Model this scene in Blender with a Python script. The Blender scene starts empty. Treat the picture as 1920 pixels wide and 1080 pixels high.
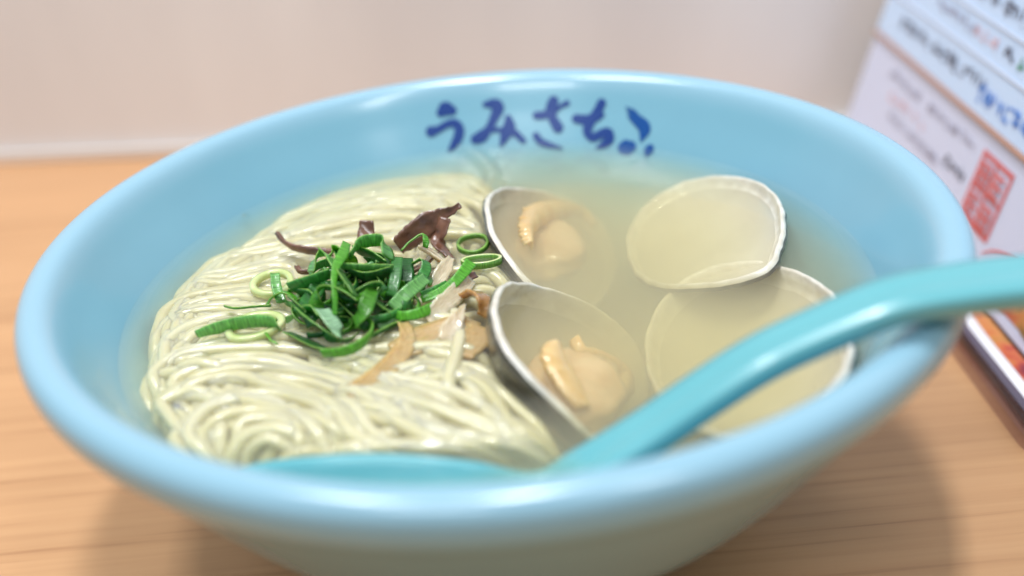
import bpy, bmesh, math, random
import numpy as np
from mathutils import Vector, Matrix, noise

# ------------------------------------------------------------------ camera
RIM_Z = 0.080                      # rim height above the table (m)
WATER = RIM_Z - 0.0187             # broth level
FPX = 2200.0                       # focal length in pixels of the 1920 px wide photograph
CAM = np.array([0.0, -0.24649, 0.11411 + RIM_Z])
FW = np.array([0.01284754, 0.87794741, -0.47858467])
RT = np.array([0.99541525, -0.05659779, -0.07710496])
UP = np.array([0.09478093, 0.47539987, 0.87464938])

scene = bpy.context.scene
col = scene.collection
cam_data = bpy.data.cameras.new('camera')
cam = bpy.data.objects.new('camera', cam_data)
col.objects.link(cam)
cam.matrix_world = Matrix(((RT[0], UP[0], -FW[0], CAM[0]), (RT[1], UP[1], -FW[1], CAM[1]),
                           (RT[2], UP[2], -FW[2], CAM[2]), (0, 0, 0, 1)))
cam_data.sensor_width = 36.0
cam_data.lens = 36.0 * FPX / 1920.0
cam_data.clip_start = 0.005
cam_data.clip_end = 50
cam_data.dof.use_dof = True
cam_data.dof.focus_distance = 0.2845
cam_data.dof.aperture_fstop = 4.8
scene.camera = cam

# ------------------------------------------------------------------ light
world = bpy.data.worlds.new('World')
scene.world = world
world.use_nodes = True
bg = world.node_tree.nodes['Background']
bg.inputs[0].default_value = (0.92, 0.97, 1.0, 1)
bg.inputs[1].default_value = 0.28

def lamp(name, loc, target, sx, sy, watts, color=(0.97, 0.985, 1.0)):
    d = bpy.data.lights.new(name, 'AREA')
    d.shape = 'RECTANGLE'; d.size = sx; d.size_y = sy
    d.energy = watts; d.color = color
    o = bpy.data.objects.new(name, d); col.objects.link(o)
    o.location = loc
    dirv = Vector(target) - Vector(loc)
    o.rotation_euler = dirv.to_track_quat('-Z', 'Y').to_euler()
    return o

lamp('ceiling_lamp_main', (0.02, 0.06, 1.7), (0, 0.0, 0), 0.14, 0.50, 15.5)
lamp('ceiling_lamp_back', (-0.50, 0.05, 1.55), (0, 0.12, 0), 0.60, 0.20, 10.5)
lamp('ceiling_lamp_side', (0.60, -0.75, 1.5), (0, 0, 0), 0.20, 0.70, 5.0, (0.94, 0.975, 1))
lamp('ceiling_lamp_front', (-0.45, -1.1, 1.5), (0, 0.1, 0.1), 0.60, 0.20, 6.0, (0.94, 0.975, 1))

scene.view_settings.view_transform = 'Standard'
scene.view_settings.look = 'None'
scene.view_settings.exposure = 0.10
scene.view_settings.gamma = 1.0
scene.cycles.use_denoising = True
scene.cycles.max_bounces = 14
scene.cycles.diffuse_bounces = 5
scene.cycles.glossy_bounces = 4
scene.cycles.transmission_bounces = 8
scene.cycles.volume_bounces = 8
scene.cycles.transparent_max_bounces = 24
scene.cycles.caustics_reflective = False
scene.cycles.caustics_refractive = False
scene.cycles.sample_clamp_indirect = 4.0

# ------------------------------------------------------------------ helpers
def ray(px, py):
    return FW + (px - 960.0) / FPX * RT - (py - 540.0) / FPX * UP

def at(px, py, z):
    """photo pixel -> point on the horizontal plane z"""
    d = ray(px, py)
    return CAM + d * ((z - CAM[2]) / d[2])

def tag(o, label=None, cat=None, group=None, kind=None):
    if label: o['label'] = label
    if cat: o['category'] = cat
    if group: o['group'] = group
    if kind: o['kind'] = kind
    return o

def mesh_obj(name, verts, faces, mats, parent=None, smooth=True, uvs=None, face_mats=None):
    me = bpy.data.meshes.new(name)
    me.from_pydata([tuple(map(float, v)) for v in verts], [], faces)
    if not isinstance(mats, (list, tuple)): mats = [mats]
    for m in mats: me.materials.append(m)
    if face_mats is not None: me.polygons.foreach_set('material_index', face_mats)
    if smooth: me.polygons.foreach_set('use_smooth', [True] * len(faces))
    if uvs is not None:
        lay = me.uv_layers.new(name='UVMap')
        vi = np.zeros(len(me.loops), dtype=np.int32); me.loops.foreach_get('vertex_index', vi)
        lay.data.foreach_set('uv', np.asarray(uvs, dtype=np.float32)[vi].ravel())
    me.update()
    o = bpy.data.objects.new(name, me)
    col.objects.link(o)
    if parent is not None: o.parent = parent
    return o

def empty(name, loc=(0, 0, 0)):
    o = bpy.data.objects.new(name, None)
    o.empty_display_size = 0.01
    o.location = loc
    col.objects.link(o)
    return o

def adopt(parent, *objs):
    """parent without moving (parents are unrotated empties)"""
    for o in objs:
        o.parent = parent
        o.location = Vector(o.location) - Vector(parent.location)

def spline(pts, step):
    """Catmull-Rom through pts, resampled at about `step`"""
    P = np.asarray(pts, float)
    if len(P) == 2:
        n = max(2, int(np.linalg.norm(P[1] - P[0]) / step) + 1)
        return P[0] + (P[1] - P[0]) * np.linspace(0, 1, n)[:, None]
    A = np.vstack([2 * P[0] - P[1], P, 2 * P[-1] - P[-2]])
    out = []
    for i in range(1, len(A) - 2):
        p0, p1, p2, p3 = A[i - 1:i + 3]
        t = np.linspace(0, 1, 24, endpoint=False)[:, None]
        out.append(0.5 * (2 * p1 + (p2 - p0) * t + (2 * p0 - 5 * p1 + 4 * p2 - p3) * t ** 2 + (3 * p1 - p0 - 3 * p2 + p3) * t ** 3))
    C = np.vstack(out + [P[-1:]])
    s = np.r_[0, np.cumsum(np.linalg.norm(np.diff(C[:, :3], axis=0), axis=1))]
    n = max(3, int(s[-1] / step) + 1)
    u = np.linspace(0, s[-1], n)
    return np.stack([np.interp(u, s, C[:, k]) for k in range(C.shape[1])], -1)

def closed_spline(pts, n):
    P = np.asarray(pts, float); m = len(P)
    out = []
    for i in range(m):
        p0, p1, p2, p3 = P[(i - 1) % m], P[i], P[(i + 1) % m], P[(i + 2) % m]
        t = np.linspace(0, 1, 20, endpoint=False)[:, None]
        out.append(0.5 * (2 * p1 + (p2 - p0) * t + (2 * p0 - 5 * p1 + 4 * p2 - p3) * t ** 2 + (3 * p1 - p0 - 3 * p2 + p3) * t ** 3))
    C = np.vstack(out); C2 = np.vstack([C, C[:1]])
    s = np.r_[0, np.cumsum(np.linalg.norm(np.diff(C2, axis=0), axis=1))]
    u = np.linspace(0, s[-1], n, endpoint=False)
    return np.stack([np.interp(u, s, C2[:, k]) for k in range(C.shape[1])], -1)

# ------------------------------------------------------------------ materials
def new_mat(name):
    m = bpy.data.materials.new(name); m.use_nodes = True
    nt = m.node_tree
    return m, nt, nt.nodes['Principled BSDF'], nt.nodes['Material Output']

def N(nt, t, **kw):
    n = nt.nodes.new(t)
    for k, v in kw.items():
        if isinstance(k, str) and hasattr(n, k): setattr(n, k, v)
    return n

def ramp(nt, stops):
    r = nt.nodes.new('ShaderNodeValToRGB')
    e = r.color_ramp.elements
    while len(e) < len(stops): e.new(0.5)
    for k, (p, c) in enumerate(stops):
        e[k].position = p
        e[k].color = (*c, 1) if len(c) == 3 else c
    return r

def simple(name, color, rough=0.4, **kw):
    m, nt, b, out = new_mat(name)
    b.inputs['Base Color'].default_value = (*color, 1)
    b.inputs['Roughness'].default_value = rough
    for k, v in kw.items():
        b.inputs[k].default_value = v
    return m

def mat_wood():
    m, nt, b, out = new_mat('pale_wood')
    tc = N(nt, 'ShaderNodeTexCoord'); mp = N(nt, 'ShaderNodeMapping')
    nt.links.new(tc.outputs['Object'], mp.inputs['Vector'])
    mp.inputs['Scale'].default_value = (1.2, 60, 60)
    mp.inputs['Rotation'].default_value = (0, 0, math.radians(4))
    n1 = N(nt, 'ShaderNodeTexNoise'); n1.inputs['Scale'].default_value = 5.0
    n1.inputs['Detail'].default_value = 5; n1.inputs['Roughness'].default_value = 0.6
    nt.links.new(mp.outputs[0], n1.inputs['Vector'])
    mp2 = N(nt, 'ShaderNodeMapping'); mp2.inputs['Scale'].default_value = (0.8, 9, 9)
    mp2.inputs['Rotation'].default_value = (0, 0, math.radians(4))
    nt.links.new(tc.outputs['Object'], mp2.inputs['Vector'])
    n2 = N(nt, 'ShaderNodeTexNoise'); n2.inputs['Scale'].default_value = 4.0; n2.inputs['Detail'].default_value = 3
    nt.links.new(mp2.outputs[0], n2.inputs['Vector'])
    r1 = ramp(nt, [(0.30, (0.44, 0.23, 0.11)), (0.42, (0.575, 0.325, 0.165)), (0.65, (0.625, 0.365, 0.19))])
    r2 = ramp(nt, [(0.3, (0.90, 0.86, 0.82)), (0.7, (1.06, 1.04, 1.0))])
    nt.links.new(n1.outputs['Fac'], r1.inputs[0]); nt.links.new(n2.outputs['Fac'], r2.inputs[0])
    mx = N(nt, 'ShaderNodeMix'); mx.data_type = 'RGBA'; mx.blend_type = 'MULTIPLY'; mx.inputs[0].default_value = 1
    nt.links.new(r1.outputs[0], mx.inputs[6]); nt.links.new(r2.outputs[0], mx.inputs[7])
    nt.links.new(mx.outputs[2], b.inputs['Base Color'])
    b.inputs['Roughness'].default_value = 0.42
    bp = N(nt, 'ShaderNodeBump'); bp.inputs['Strength'].default_value = 0.25; bp.inputs['Distance'].default_value = 0.0004
    nt.links.new(n1.outputs['Fac'], bp.inputs['Height']); nt.links.new(bp.outputs[0], b.inputs['Normal'])
    return m

def mat_wall():
    m, nt, b, out = new_mat('wall_paint')
    tc = N(nt, 'ShaderNodeTexCoord')
    mp = N(nt, 'ShaderNodeMapping'); mp.inputs['Scale'].default_value = (9, 9, 3.5)
    nt.links.new(tc.outputs['Object'], mp.inputs['Vector'])
    n1 = N(nt, 'ShaderNodeTexNoise'); n1.inputs['Scale'].default_value = 1.2; n1.inputs['Detail'].default_value = 4
    nt.links.new(mp.outputs[0], n1.inputs['Vector'])
    r = ramp(nt, [(0.3, (0.74, 0.74, 0.765)), (0.7, (0.85, 0.86, 0.885))])
    nt.links.new(n1.outputs['Fac'], r.inputs[0]); nt.links.new(r.outputs[0], b.inputs['Base Color'])
    b.inputs['Roughness'].default_value = 0.35
    return m

def mat_glaze():
    m, nt, b, out = new_mat('blue_glaze')
    tc = N(nt, 'ShaderNodeTexCoord')
    n1 = N(nt, 'ShaderNodeTexNoise'); n1.inputs['Scale'].default_value = 25; n1.inputs['Detail'].default_value = 3
    nt.links.new(tc.outputs['Object'], n1.inputs['Vector'])
    r = ramp(nt, [(0.3, (0.20, 0.435, 0.565)), (0.7, (0.22, 0.465, 0.60))])
    nt.links.new(n1.outputs['Fac'], r.inputs[0])
    # the glaze runs thin over the lip
    sx = N(nt, 'ShaderNodeSeparateXYZ'); nt.links.new(tc.outputs['Object'], sx.inputs[0])
    mr = N(nt, 'ShaderNodeMapRange'); mr.interpolation_type = 'SMOOTHSTEP'
    mr.inputs['From Min'].default_value = RIM_Z - 0.0065; mr.inputs['From Max'].default_value = RIM_Z - 0.0005
    nt.links.new(sx.outputs['Z'], mr.inputs['Value'])
    mx = N(nt, 'ShaderNodeMix'); mx.data_type = 'RGBA'
    nt.links.new(mr.outputs[0], mx.inputs[0]); nt.links.new(r.outputs[0], mx.inputs[6]); mx.inputs[7].default_value = (0.28, 0.49, 0.62, 1)
    nt.links.new(mx.outputs[2], b.inputs['Base Color'])
    b.inputs['Roughness'].default_value = 0.2
    b.inputs['Subsurface Weight'].default_value = 0.0
    b.inputs['Coat Weight'].default_value = 0.25
    b.inputs['Coat Roughness'].default_value = 0.08
    return m

def mat_noodle():
    m, nt, b, out = new_mat('noodle')
    tc = N(nt, 'ShaderNodeTexCoord'); oi = N(nt, 'ShaderNodeObjectInfo')
    r = ramp(nt, [(0.0, (0.61, 0.57, 0.36)), (0.5, (0.655, 0.62, 0.42)), (1.0, (0.685, 0.655, 0.48))])
    nt.links.new(oi.outputs['Random'], r.inputs[0])
    n1 = N(nt, 'ShaderNodeTexNoise'); n1.inputs['Scale'].default_value = 160; n1.inputs['Detail'].default_value = 3
    nt.links.new(tc.outputs['Object'], n1.inputs['Vector'])
    r2 = ramp(nt, [(0.3, (0.93, 0.92, 0.88)), (0.7, (1.03, 1.03, 1.03))])
    nt.links.new(n1.outputs['Fac'], r2.inputs[0])
    mx = N(nt, 'ShaderNodeMix'); mx.data_type = 'RGBA'; mx.blend_type = 'MULTIPLY'; mx.inputs[0].default_value = 1
    nt.links.new(r.outputs[0], mx.inputs[6]); nt.links.new(r2.outputs[0], mx.inputs[7])
    nt.links.new(mx.outputs[2], b.inputs['Base Color'])
    b.inputs['Roughness'].default_value = 0.22
    b.inputs['Subsurface Weight'].default_value = 1.0
    b.inputs['Subsurface Radius'].default_value = (1.0, 0.9, 0.55)
    b.inputs['Subsurface Scale'].default_value = 0.0024
    b.inputs['Coat Weight'].default_value = 0.6
    b.inputs['Coat Roughness'].default_value = 0.06
    bp = N(nt, 'ShaderNodeBump'); bp.inputs['Strength'].default_value = 0.3; bp.inputs['Distance'].default_value = 0.0006
    n3 = N(nt, 'ShaderNodeTexNoise'); n3.inputs['Scale'].default_value = 350; n3.inputs['Detail'].default_value = 1
    nt.links.new(tc.outputs['Object'], n3.inputs['Vector'])
    nt.links.new(n3.outputs['Fac'], bp.inputs['Height']); nt.links.new(bp.outputs[0], b.inputs['Normal'])
    return m

def mat_broth():
    m, nt, b, out = new_mat('broth')
    nt.nodes.remove(b)
    tr = N(nt, 'ShaderNodeBsdfTransparent')
    gl = N(nt, 'ShaderNodeBsdfGlossy'); gl.inputs['Roughness'].default_value = 0.03
    fr = N(nt, 'ShaderNodeFresnel'); fr.inputs['IOR'].default_value = 1.34
    ge = N(nt, 'ShaderNodeNewGeometry')
    inv = N(nt, 'ShaderNodeMath'); inv.operation = 'SUBTRACT'; inv.inputs[0].default_value = 1.0
    mul = N(nt, 'ShaderNodeMath'); mul.operation = 'MULTIPLY'
    nt.links.new(ge.outputs['Backfacing'], inv.inputs[1])
    nt.links.new(fr.outputs[0], mul.inputs[0]); nt.links.new(inv.outputs[0], mul.inputs[1])
    mix = N(nt, 'ShaderNodeMixShader')
    nt.links.new(mul.outputs[0], mix.inputs[0]); nt.links.new(tr.outputs[0], mix.inputs[1]); nt.links.new(gl.outputs[0], mix.inputs[2])
    tc = N(nt, 'ShaderNodeTexCoord')
    n1 = N(nt, 'ShaderNodeTexNoise'); n1.inputs['Scale'].default_value = 55; n1.inputs['Detail'].default_value = 2
    nt.links.new(tc.outputs['Object'], n1.inputs['Vector'])
    bp = N(nt, 'ShaderNodeBump'); bp.inputs['Strength'].default_value = 0.15; bp.inputs['Distance'].default_value = 0.0008
    nt.links.new(n1.outputs['Fac'], bp.inputs['Height'])
    nt.links.new(bp.outputs[0], gl.inputs['Normal']); nt.links.new(bp.outputs[0], fr.inputs['Normal'])
    nt.links.new(mix.outputs[0], out.inputs['Surface'])
    vs = N(nt, 'ShaderNodeVolumeScatter')
    vs.inputs['Color'].default_value = (1.0, 0.985, 0.94, 1)
    vs.inputs['Density'].default_value = 46.0
    vs.inputs['Anisotropy'].default_value = 0.3
    va = N(nt, 'ShaderNodeVolumeAbsorption')
    va.inputs['Color'].default_value = (0.88, 0.835, 0.50, 1); va.inputs['Density'].default_value = 44.0
    ad = N(nt, 'ShaderNodeAddShader')
    nt.links.new(vs.outputs[0], ad.inputs[0]); nt.links.new(va.outputs[0], ad.inputs[1])
    nt.links.new(ad.outputs[0], out.inputs['Volume'])
    return m

def mat_leaf(name, base_scale=1.0):
    """scallion: colour from the object colour, fine veins across the slice"""
    m, nt, b, out = new_mat(name)
    oi = N(nt, 'ShaderNodeObjectInfo')
    uv = N(nt, 'ShaderNodeUVMap'); uv.uv_map = 'UVMap'
    mp = N(nt, 'ShaderNodeMapping'); mp.inputs['Scale'].default_value = (1.0, 0.08, 1)
    nt.links.new(uv.outputs[0], mp.inputs['Vector'])
    n1 = N(nt, 'ShaderNodeTexNoise'); n1.inputs['Scale'].default_value = 2.2; n1.inputs['Detail'].default_value = 3
    n1.inputs['Roughness'].default_value = 0.7
    nt.links.new(mp.outputs[0], n1.inputs['Vector'])
    r = ramp(nt, [(0.32, (0.45, 0.5, 0.45)), (0.5, (1, 1, 1)), (0.72, (1.75, 1.6, 1.7))])
    nt.links.new(n1.outputs['Fac'], r.inputs[0])
    mx = N(nt, 'ShaderNodeMix'); mx.data_type = 'RGBA'; mx.blend_type = 'MULTIPLY'; mx.inputs[0].default_value = 1
    nt.links.new(oi.outputs['Color'], mx.inputs[6]); nt.links.new(r.outputs[0], mx.inputs[7])
    nt.links.new(mx.outputs[2], b.inputs['Base Color'])
    b.inputs['Roughness'].default_value = 0.28
    b.inputs['Coat Weight'].default_value = 0.35; b.inputs['Coat Roughness'].default_value = 0.1
    bp = N(nt, 'ShaderNodeBump'); bp.inputs['Strength'].default_value = 0.5; bp.inputs['Distance'].default_value = 0.0003
    nt.links.new(n1.outputs['Fac'], bp.inputs['Height']); nt.links.new(bp.outputs[0], b.inputs['Normal'])
    tl = N(nt, 'ShaderNodeBsdfTranslucent')
    br = N(nt, 'ShaderNodeMix'); br.data_type = 'RGBA'; br.blend_type = 'MULTIPLY'; br.inputs[0].default_value = 1
    nt.links.new(mx.outputs[2], br.inputs[6]); br.inputs[7].default_value = (1.3, 1.5, 0.6, 1)
    nt.links.new(br.outputs[2], tl.inputs['Color'])
    ms = N(nt, 'ShaderNodeMixShader'); ms.inputs[0].default_value = 0.3
    nt.links.new(b.outputs[0], ms.inputs[1]); nt.links.new(tl.outputs[0], ms.inputs[2])
    nt.links.new(ms.outputs[0], out.inputs['Surface'])
    return m

def mat_organic(name, c0, c1, scale, rough, sss=0.0, sss_scale=0.002, coat=0.4, bump=0.0004, stretch=None, translucent=0.0):
    m, nt, b, out = new_mat(name)
    tc = N(nt, 'ShaderNodeTexCoord')
    src = tc.outputs['Object']
    if stretch:
        uv = N(nt, 'ShaderNodeUVMap'); uv.uv_map = 'UVMap'
        mp = N(nt, 'ShaderNodeMapping'); mp.inputs['Scale'].default_value = stretch
        nt.links.new(uv.outputs[0], mp.inputs['Vector']); src = mp.outputs[0]
    n1 = N(nt, 'ShaderNodeTexNoise'); n1.inputs['Scale'].default_value = scale; n1.inputs['Detail'].default_value = 4
    nt.links.new(src, n1.inputs['Vector'])
    r = ramp(nt, [(0.3, c0), (0.7, c1)])
    nt.links.new(n1.outputs['Fac'], r.inputs[0]); nt.links.new(r.outputs[0], b.inputs['Base Color'])
    b.inputs['Roughness'].default_value = rough
    b.inputs['Coat Weight'].default_value = coat; b.inputs['Coat Roughness'].default_value = 0.06
    if sss:
        b.inputs['Subsurface Weight'].default_value = sss
        b.inputs['Subsurface Radius'].default_value = (1, 0.7, 0.4)
        b.inputs['Subsurface Scale'].default_value = sss_scale
    bp = N(nt, 'ShaderNodeBump'); bp.inputs['Strength'].default_value = 0.5; bp.inputs['Distance'].default_value = bump
    nt.links.new(n1.outputs['Fac'], bp.inputs['Height']); nt.links.new(bp.outputs[0], b.inputs['Normal'])
    if translucent:
        tl = N(nt, 'ShaderNodeBsdfTranslucent'); nt.links.new(r.outputs[0], tl.inputs['Color'])
        ms = N(nt, 'ShaderNodeMixShader'); ms.inputs[0].default_value = translucent
        nt.links.new(b.outputs[0], ms.inputs[1]); nt.links.new(tl.outputs[0], ms.inputs[2])
        nt.links.new(ms.outputs[0], out.inputs['Surface'])
    return m

def mat_shell_outside():
    m, nt, b, out = new_mat('shell_outside')
    uv = N(nt, 'ShaderNodeUVMap'); uv.uv_map = 'UVMap'
    mp = N(nt, 'ShaderNodeMapping'); mp.inputs['Scale'].default_value = (1.5, 22, 1)
    nt.links.new(uv.outputs[0], mp.inputs['Vector'])
    n1 = N(nt, 'ShaderNodeTexNoise'); n1.inputs['Scale'].default_value = 1.0; n1.inputs['Detail'].default_value = 5
    nt.links.new(mp.outputs[0], n1.inputs['Vector'])
    r = ramp(nt, [(0.3, (0.022, 0.018, 0.013)), (0.5, (0.08, 0.066, 0.05)), (0.72, (0.28, 0.25, 0.20))])
    nt.links.new(n1.outputs['Fac'], r.inputs[0]); nt.links.new(r.outputs[0], b.inputs['Base Color'])
    b.inputs['Roughness'].default_value = 0.35; b.inputs['Coat Weight'].default_value = 0.5
    bp = N(nt, 'ShaderNodeBump'); bp.inputs['Strength'].default_value = 0.8; bp.inputs['Distance'].default_value = 0.0008
    nt.links.new(n1.outputs['Fac'], bp.inputs['Height']); nt.links.new(bp.outputs[0], b.inputs['Normal'])
    return m

M = {
    'wood': mat_wood(), 'wall': mat_wall(), 'glaze': mat_glaze(), 'noodle': mat_noodle(), 'broth': mat_broth(),
    'trim': simple('white_trim', (0.76, 0.72, 0.69), 0.5),
    'ink': simple('cobalt_ink', (0.0, 0.040, 0.235), 0.35, **{'Coat Weight': 0.2}),
    'ink_thin': simple('thin_cobalt_ink', (0.0, 0.07, 0.30), 0.3, **{'Coat Weight': 0.5}),
    'leaf': mat_leaf('scallion_leaf'),
    'leaf_edge': mat_organic('scallion_cut_edge', (0.12, 0.32, 0.03), (0.30, 0.50, 0.10), 900, 0.3, coat=0.3, bump=0.0002),
    'leaf_pale': mat_organic('scallion_pale', (0.50, 0.60, 0.22), (0.66, 0.72, 0.38), 300, 0.25, sss=0.4, coat=0.5),
    'wood_ear': mat_organic('wood_ear', (0.075, 0.030, 0.019), (0.22, 0.10, 0.060), 260, 0.3, sss=0.25, sss_scale=0.0012, coat=0.6, bump=0.0008),
    'menma': mat_organic('bamboo_shoot', (0.42, 0.26, 0.09), (0.60, 0.42, 0.18), 1.4, 0.25, sss=0.7, sss_scale=0.003, coat=0.7, stretch=(0.25, 2.0, 1)),
    'menma_pale': mat_organic('pale_bamboo_shoot', (0.50, 0.40, 0.26), (0.68, 0.57, 0.40), 1.4, 0.25, sss=0.7, sss_scale=0.003, coat=0.7, stretch=(0.25, 2.0, 1)),
    'menma_amber': mat_organic('amber_bamboo_shoot', (0.30, 0.15, 0.045), (0.46, 0.25, 0.08), 300, 0.2, sss=0.6, sss_scale=0.003, coat=0.8),
    'shell_in': mat_organic('shell_inside', (0.50, 0.455, 0.36), (0.62, 0.585, 0.50), 60, 0.2, coat=0.6, bump=0.0002),
    'shell_out': mat_shell_outside(),
    'shell_lip': mat_organic('shell_lip', (0.62, 0.57, 0.47), (0.80, 0.77, 0.69), 300, 0.3, coat=0.4, bump=0.0005),
    'meat': mat_organic('clam_meat', (0.58, 0.39, 0.19), (0.70, 0.53, 0.32), 180, 0.3, sss=0.6, coat=0.5),
    'mantle': mat_organic('clam_mantle', (0.60, 0.39, 0.14), (0.72, 0.53, 0.26), 220, 0.3, sss=0.5, coat=0.5),
    'spoon': mat_organic('turquoise_glaze', (0.125, 0.42, 0.475), (0.14, 0.44, 0.495), 20, 0.30, coat=0.15, bump=0.0),
    'paper': simple('white_paper', (0.74, 0.75, 0.80), 0.3),
    'paper_cool': simple('cool_white_paper', (0.58, 0.75, 1.0), 0.25),
    'paper_warm': simple('warm_white_paper', (0.64, 0.69, 0.88), 0.3),
    'print_black': simple('dark_print', (0.12, 0.12, 0.16), 0.5),
    'print_grey': simple('grey_print', (0.36, 0.34, 0.42), 0.5),
    'print_blue': simple('blue_print', (0.06, 0.22, 0.66), 0.5),
    'print_red': simple('red_print', (0.70, 0.14, 0.13), 0.5),
    'print_pink': simple('pink_print', (0.78, 0.48, 0.48), 0.5),
    'print_green': simple('green_print', (0.08, 0.30, 0.15), 0.5),
    'photo': simple('food_photo', (0.4, 0.1, 0.05), 0.3),
    'photo_dark': mat_organic('food_photo_olive', (0.20, 0.11, 0.03), (0.38, 0.20, 0.06), 90, 0.3, coat=0.2, bump=0.0),
    'photo_purple': simple('food_photo_purple', (0.35, 0.06, 0.20), 0.3),
    'base_shade': simple('painted_base_shade', (0.10, 0.085, 0.12), 0.2),  # shade and reflection on the stand base, painted as a dark colour
    'brown_line': simple('brown_strip', (0.50, 0.27, 0.18), 0.4),
}

def food_print():
    nt = M['photo'].node_tree; b = nt.nodes['Principled BSDF']
    tc = N(nt, 'ShaderNodeTexCoord')
    n1 = N(nt, 'ShaderNodeTexNoise'); n1.inputs['Scale'].default_value = 95; n1.inputs['Detail'].default_value = 3
    nt.links.new(tc.outputs['Object'], n1.inputs['Vector'])
    r = ramp(nt, [(0.30, (0.20, 0.03, 0.05)), (0.42, (0.50, 0.09, 0.05)), (0.55, (0.58, 0.24, 0.07)), (0.66, (0.34, 0.16, 0.04)), (0.75, (0.62, 0.50, 0.36))])
    nt.links.new(n1.outputs['Fac'], r.inputs[0]); nt.links.new(r.outputs[0], b.inputs['Base Color'])
food_print()

def mat_acrylic():
    m, nt, b, out = new_mat('clear_acrylic')
    b.inputs['Base Color'].default_value = (0.80, 0.78, 0.84, 1)
    b.inputs['Roughness'].default_value = 0.04
    tr = N(nt, 'ShaderNodeBsdfTransparent'); tr.inputs['Color'].default_value = (0.84, 0.80, 0.83, 1)
    gl = N(nt, 'ShaderNodeBsdfGlossy'); gl.inputs['Roughness'].default_value = 0.05
    lw = N(nt, 'ShaderNodeFresnel'); lw.inputs['IOR'].default_value = 1.5
    ms = N(nt, 'ShaderNodeMixShader')
    ge = N(nt, 'ShaderNodeNewGeometry')
    inv = N(nt, 'ShaderNodeMath'); inv.operation = 'SUBTRACT'; inv.inputs[0].default_value = 1.0
    mul = N(nt, 'ShaderNodeMath'); mul.operation = 'MULTIPLY'
    nt.links.new(ge.outputs['Backfacing'], inv.inputs[1]); nt.links.new(lw.outputs[0], mul.inputs[0]); nt.links.new(inv.outputs[0], mul.inputs[1])
    nt.links.new(mul.outputs[0], ms.inputs[0]); nt.links.new(tr.outputs[0], ms.inputs[1]); nt.links.new(gl.outputs[0], ms.inputs[2])
    nt.links.new(ms.outputs[0], out.inputs['Surface'])
    return m
M['acrylic'] = mat_acrylic()

# ------------------------------------------------------------------ table and wall
def box_obj(name, lo, hi, mat, parent=None, bevel=0.0):
    bm = bmesh.new()
    bmesh.ops.create_cube(bm, size=1.0)
    for v in bm.verts:
        v.co = Vector([lo[k] + (v.co[k] + 0.5) * (hi[k] - lo[k]) for k in range(3)])
    if bevel:
        bmesh.ops.bevel(bm, geom=list(bm.edges), offset=bevel, segments=3, profile=0.6, affect='EDGES')
    me = bpy.data.meshes.new(name); bm.to_mesh(me); bm.free()
    me.materials.append(mat)
    for p in me.polygons: p.use_smooth = bool(bevel)
    o = bpy.data.objects.new(name, me); col.objects.link(o)
    if parent is not None: o.parent = parent
    return o

wa, wb = at(0, 303, 0.0), at(290, 291, 0.0)
wdir = (wb - wa); wdir /= np.linalg.norm(wdir)
wn = np.array([-wdir[1], wdir[0], 0.0])                 # pointing away from the camera
table = tag(box_obj('table_top', (-0.75, -0.50, -0.03), (0.75, 0.42, 0.0), M['wood'], bevel=0.002),
            'pale straight-grained wooden table top under the bowl', 'table', kind='structure')

def wall_slab(name, s0, s1, d0, d1, z0, z1, mat):
    vs = []
    for z in (z0, z1):
        for s, d in ((s0, d0), (s1, d0), (s1, d1), (s0, d1)):
            p = wa + wdir * s + wn * d; vs.append((p[0], p[1], z))
    fs = [(0, 3, 2, 1), (4, 5, 6, 7), (0, 1, 5, 4), (1, 2, 6, 5), (2, 3, 7, 6), (3, 0, 4, 7)]
    return mesh_obj(name, vs, fs, mat, smooth=False)
tag(wall_slab('wall', -0.6, 1.1, 0.0, 0.05, 0.0005, 0.62, M['wall']), 'plain pinkish beige wall behind the table', 'wall', kind='structure')
tag(wall_slab('wall_trim', -0.6, 1.1, -0.003, -0.0005, 0.0005, 0.005, M['trim']), 'thin white strip along the foot of the wall', 'trim', kind='structure')

# ------------------------------------------------------------------ bowl
def inner_r(z):
    """inner radius of the bowl at height z"""
    d = RIM_Z - z
    zs = [0.0000, 0.0015, 0.004, 0.010, 0.019, 0.030, 0.042, 0.052, 0.060, 0.064, 0.0655]
    rs = [0.1010, 0.0983, 0.0963, 0.0928, 0.0872, 0.0806, 0.0715, 0.0605, 0.0440, 0.0220, 0.0001]
    return float(np.interp(d, zs, rs))

prof = []
for d in (0.0655, 0.064, 0.060, 0.056, 0.052, 0.047, 0.042, 0.036, 0.030, 0.0245, 0.019, 0.0145, 0.010, 0.007, 0.004):
    prof.append((inner_r(RIM_Z - d), RIM_Z - d))
prof += [(0.0978, RIM_Z - 0.0018), (0.0994, RIM_Z - 0.0005), (0.1015, RIM_Z), (0.1036, RIM_Z - 0.0005), (0.1051, RIM_Z - 0.0019),
         (0.1057, RIM_Z - 0.0038), (0.1056, RIM_Z - 0.0058), (0.1046, RIM_Z - 0.0088)]
for d in (0.014, 0.020, 0.028, 0.036, 0.044, 0.051, 0.057, 0.062):
    prof.append((0.1105 - 0.70 * d - (max(0, d - 0.044) * 14) ** 2 * 0.05, RIM_Z - d))
prof += [(0.0545, 0.0135), (0.044, 0.0098), (0.0385, 0.0078), (0.0375, 0.005), (0.0372, 0.0012), (0.0362, 0.0002), (0.0335, 0.0002), (0.0325, 0.0012), (0.032, 0.006), (0.0001, 0.0075)]

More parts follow.
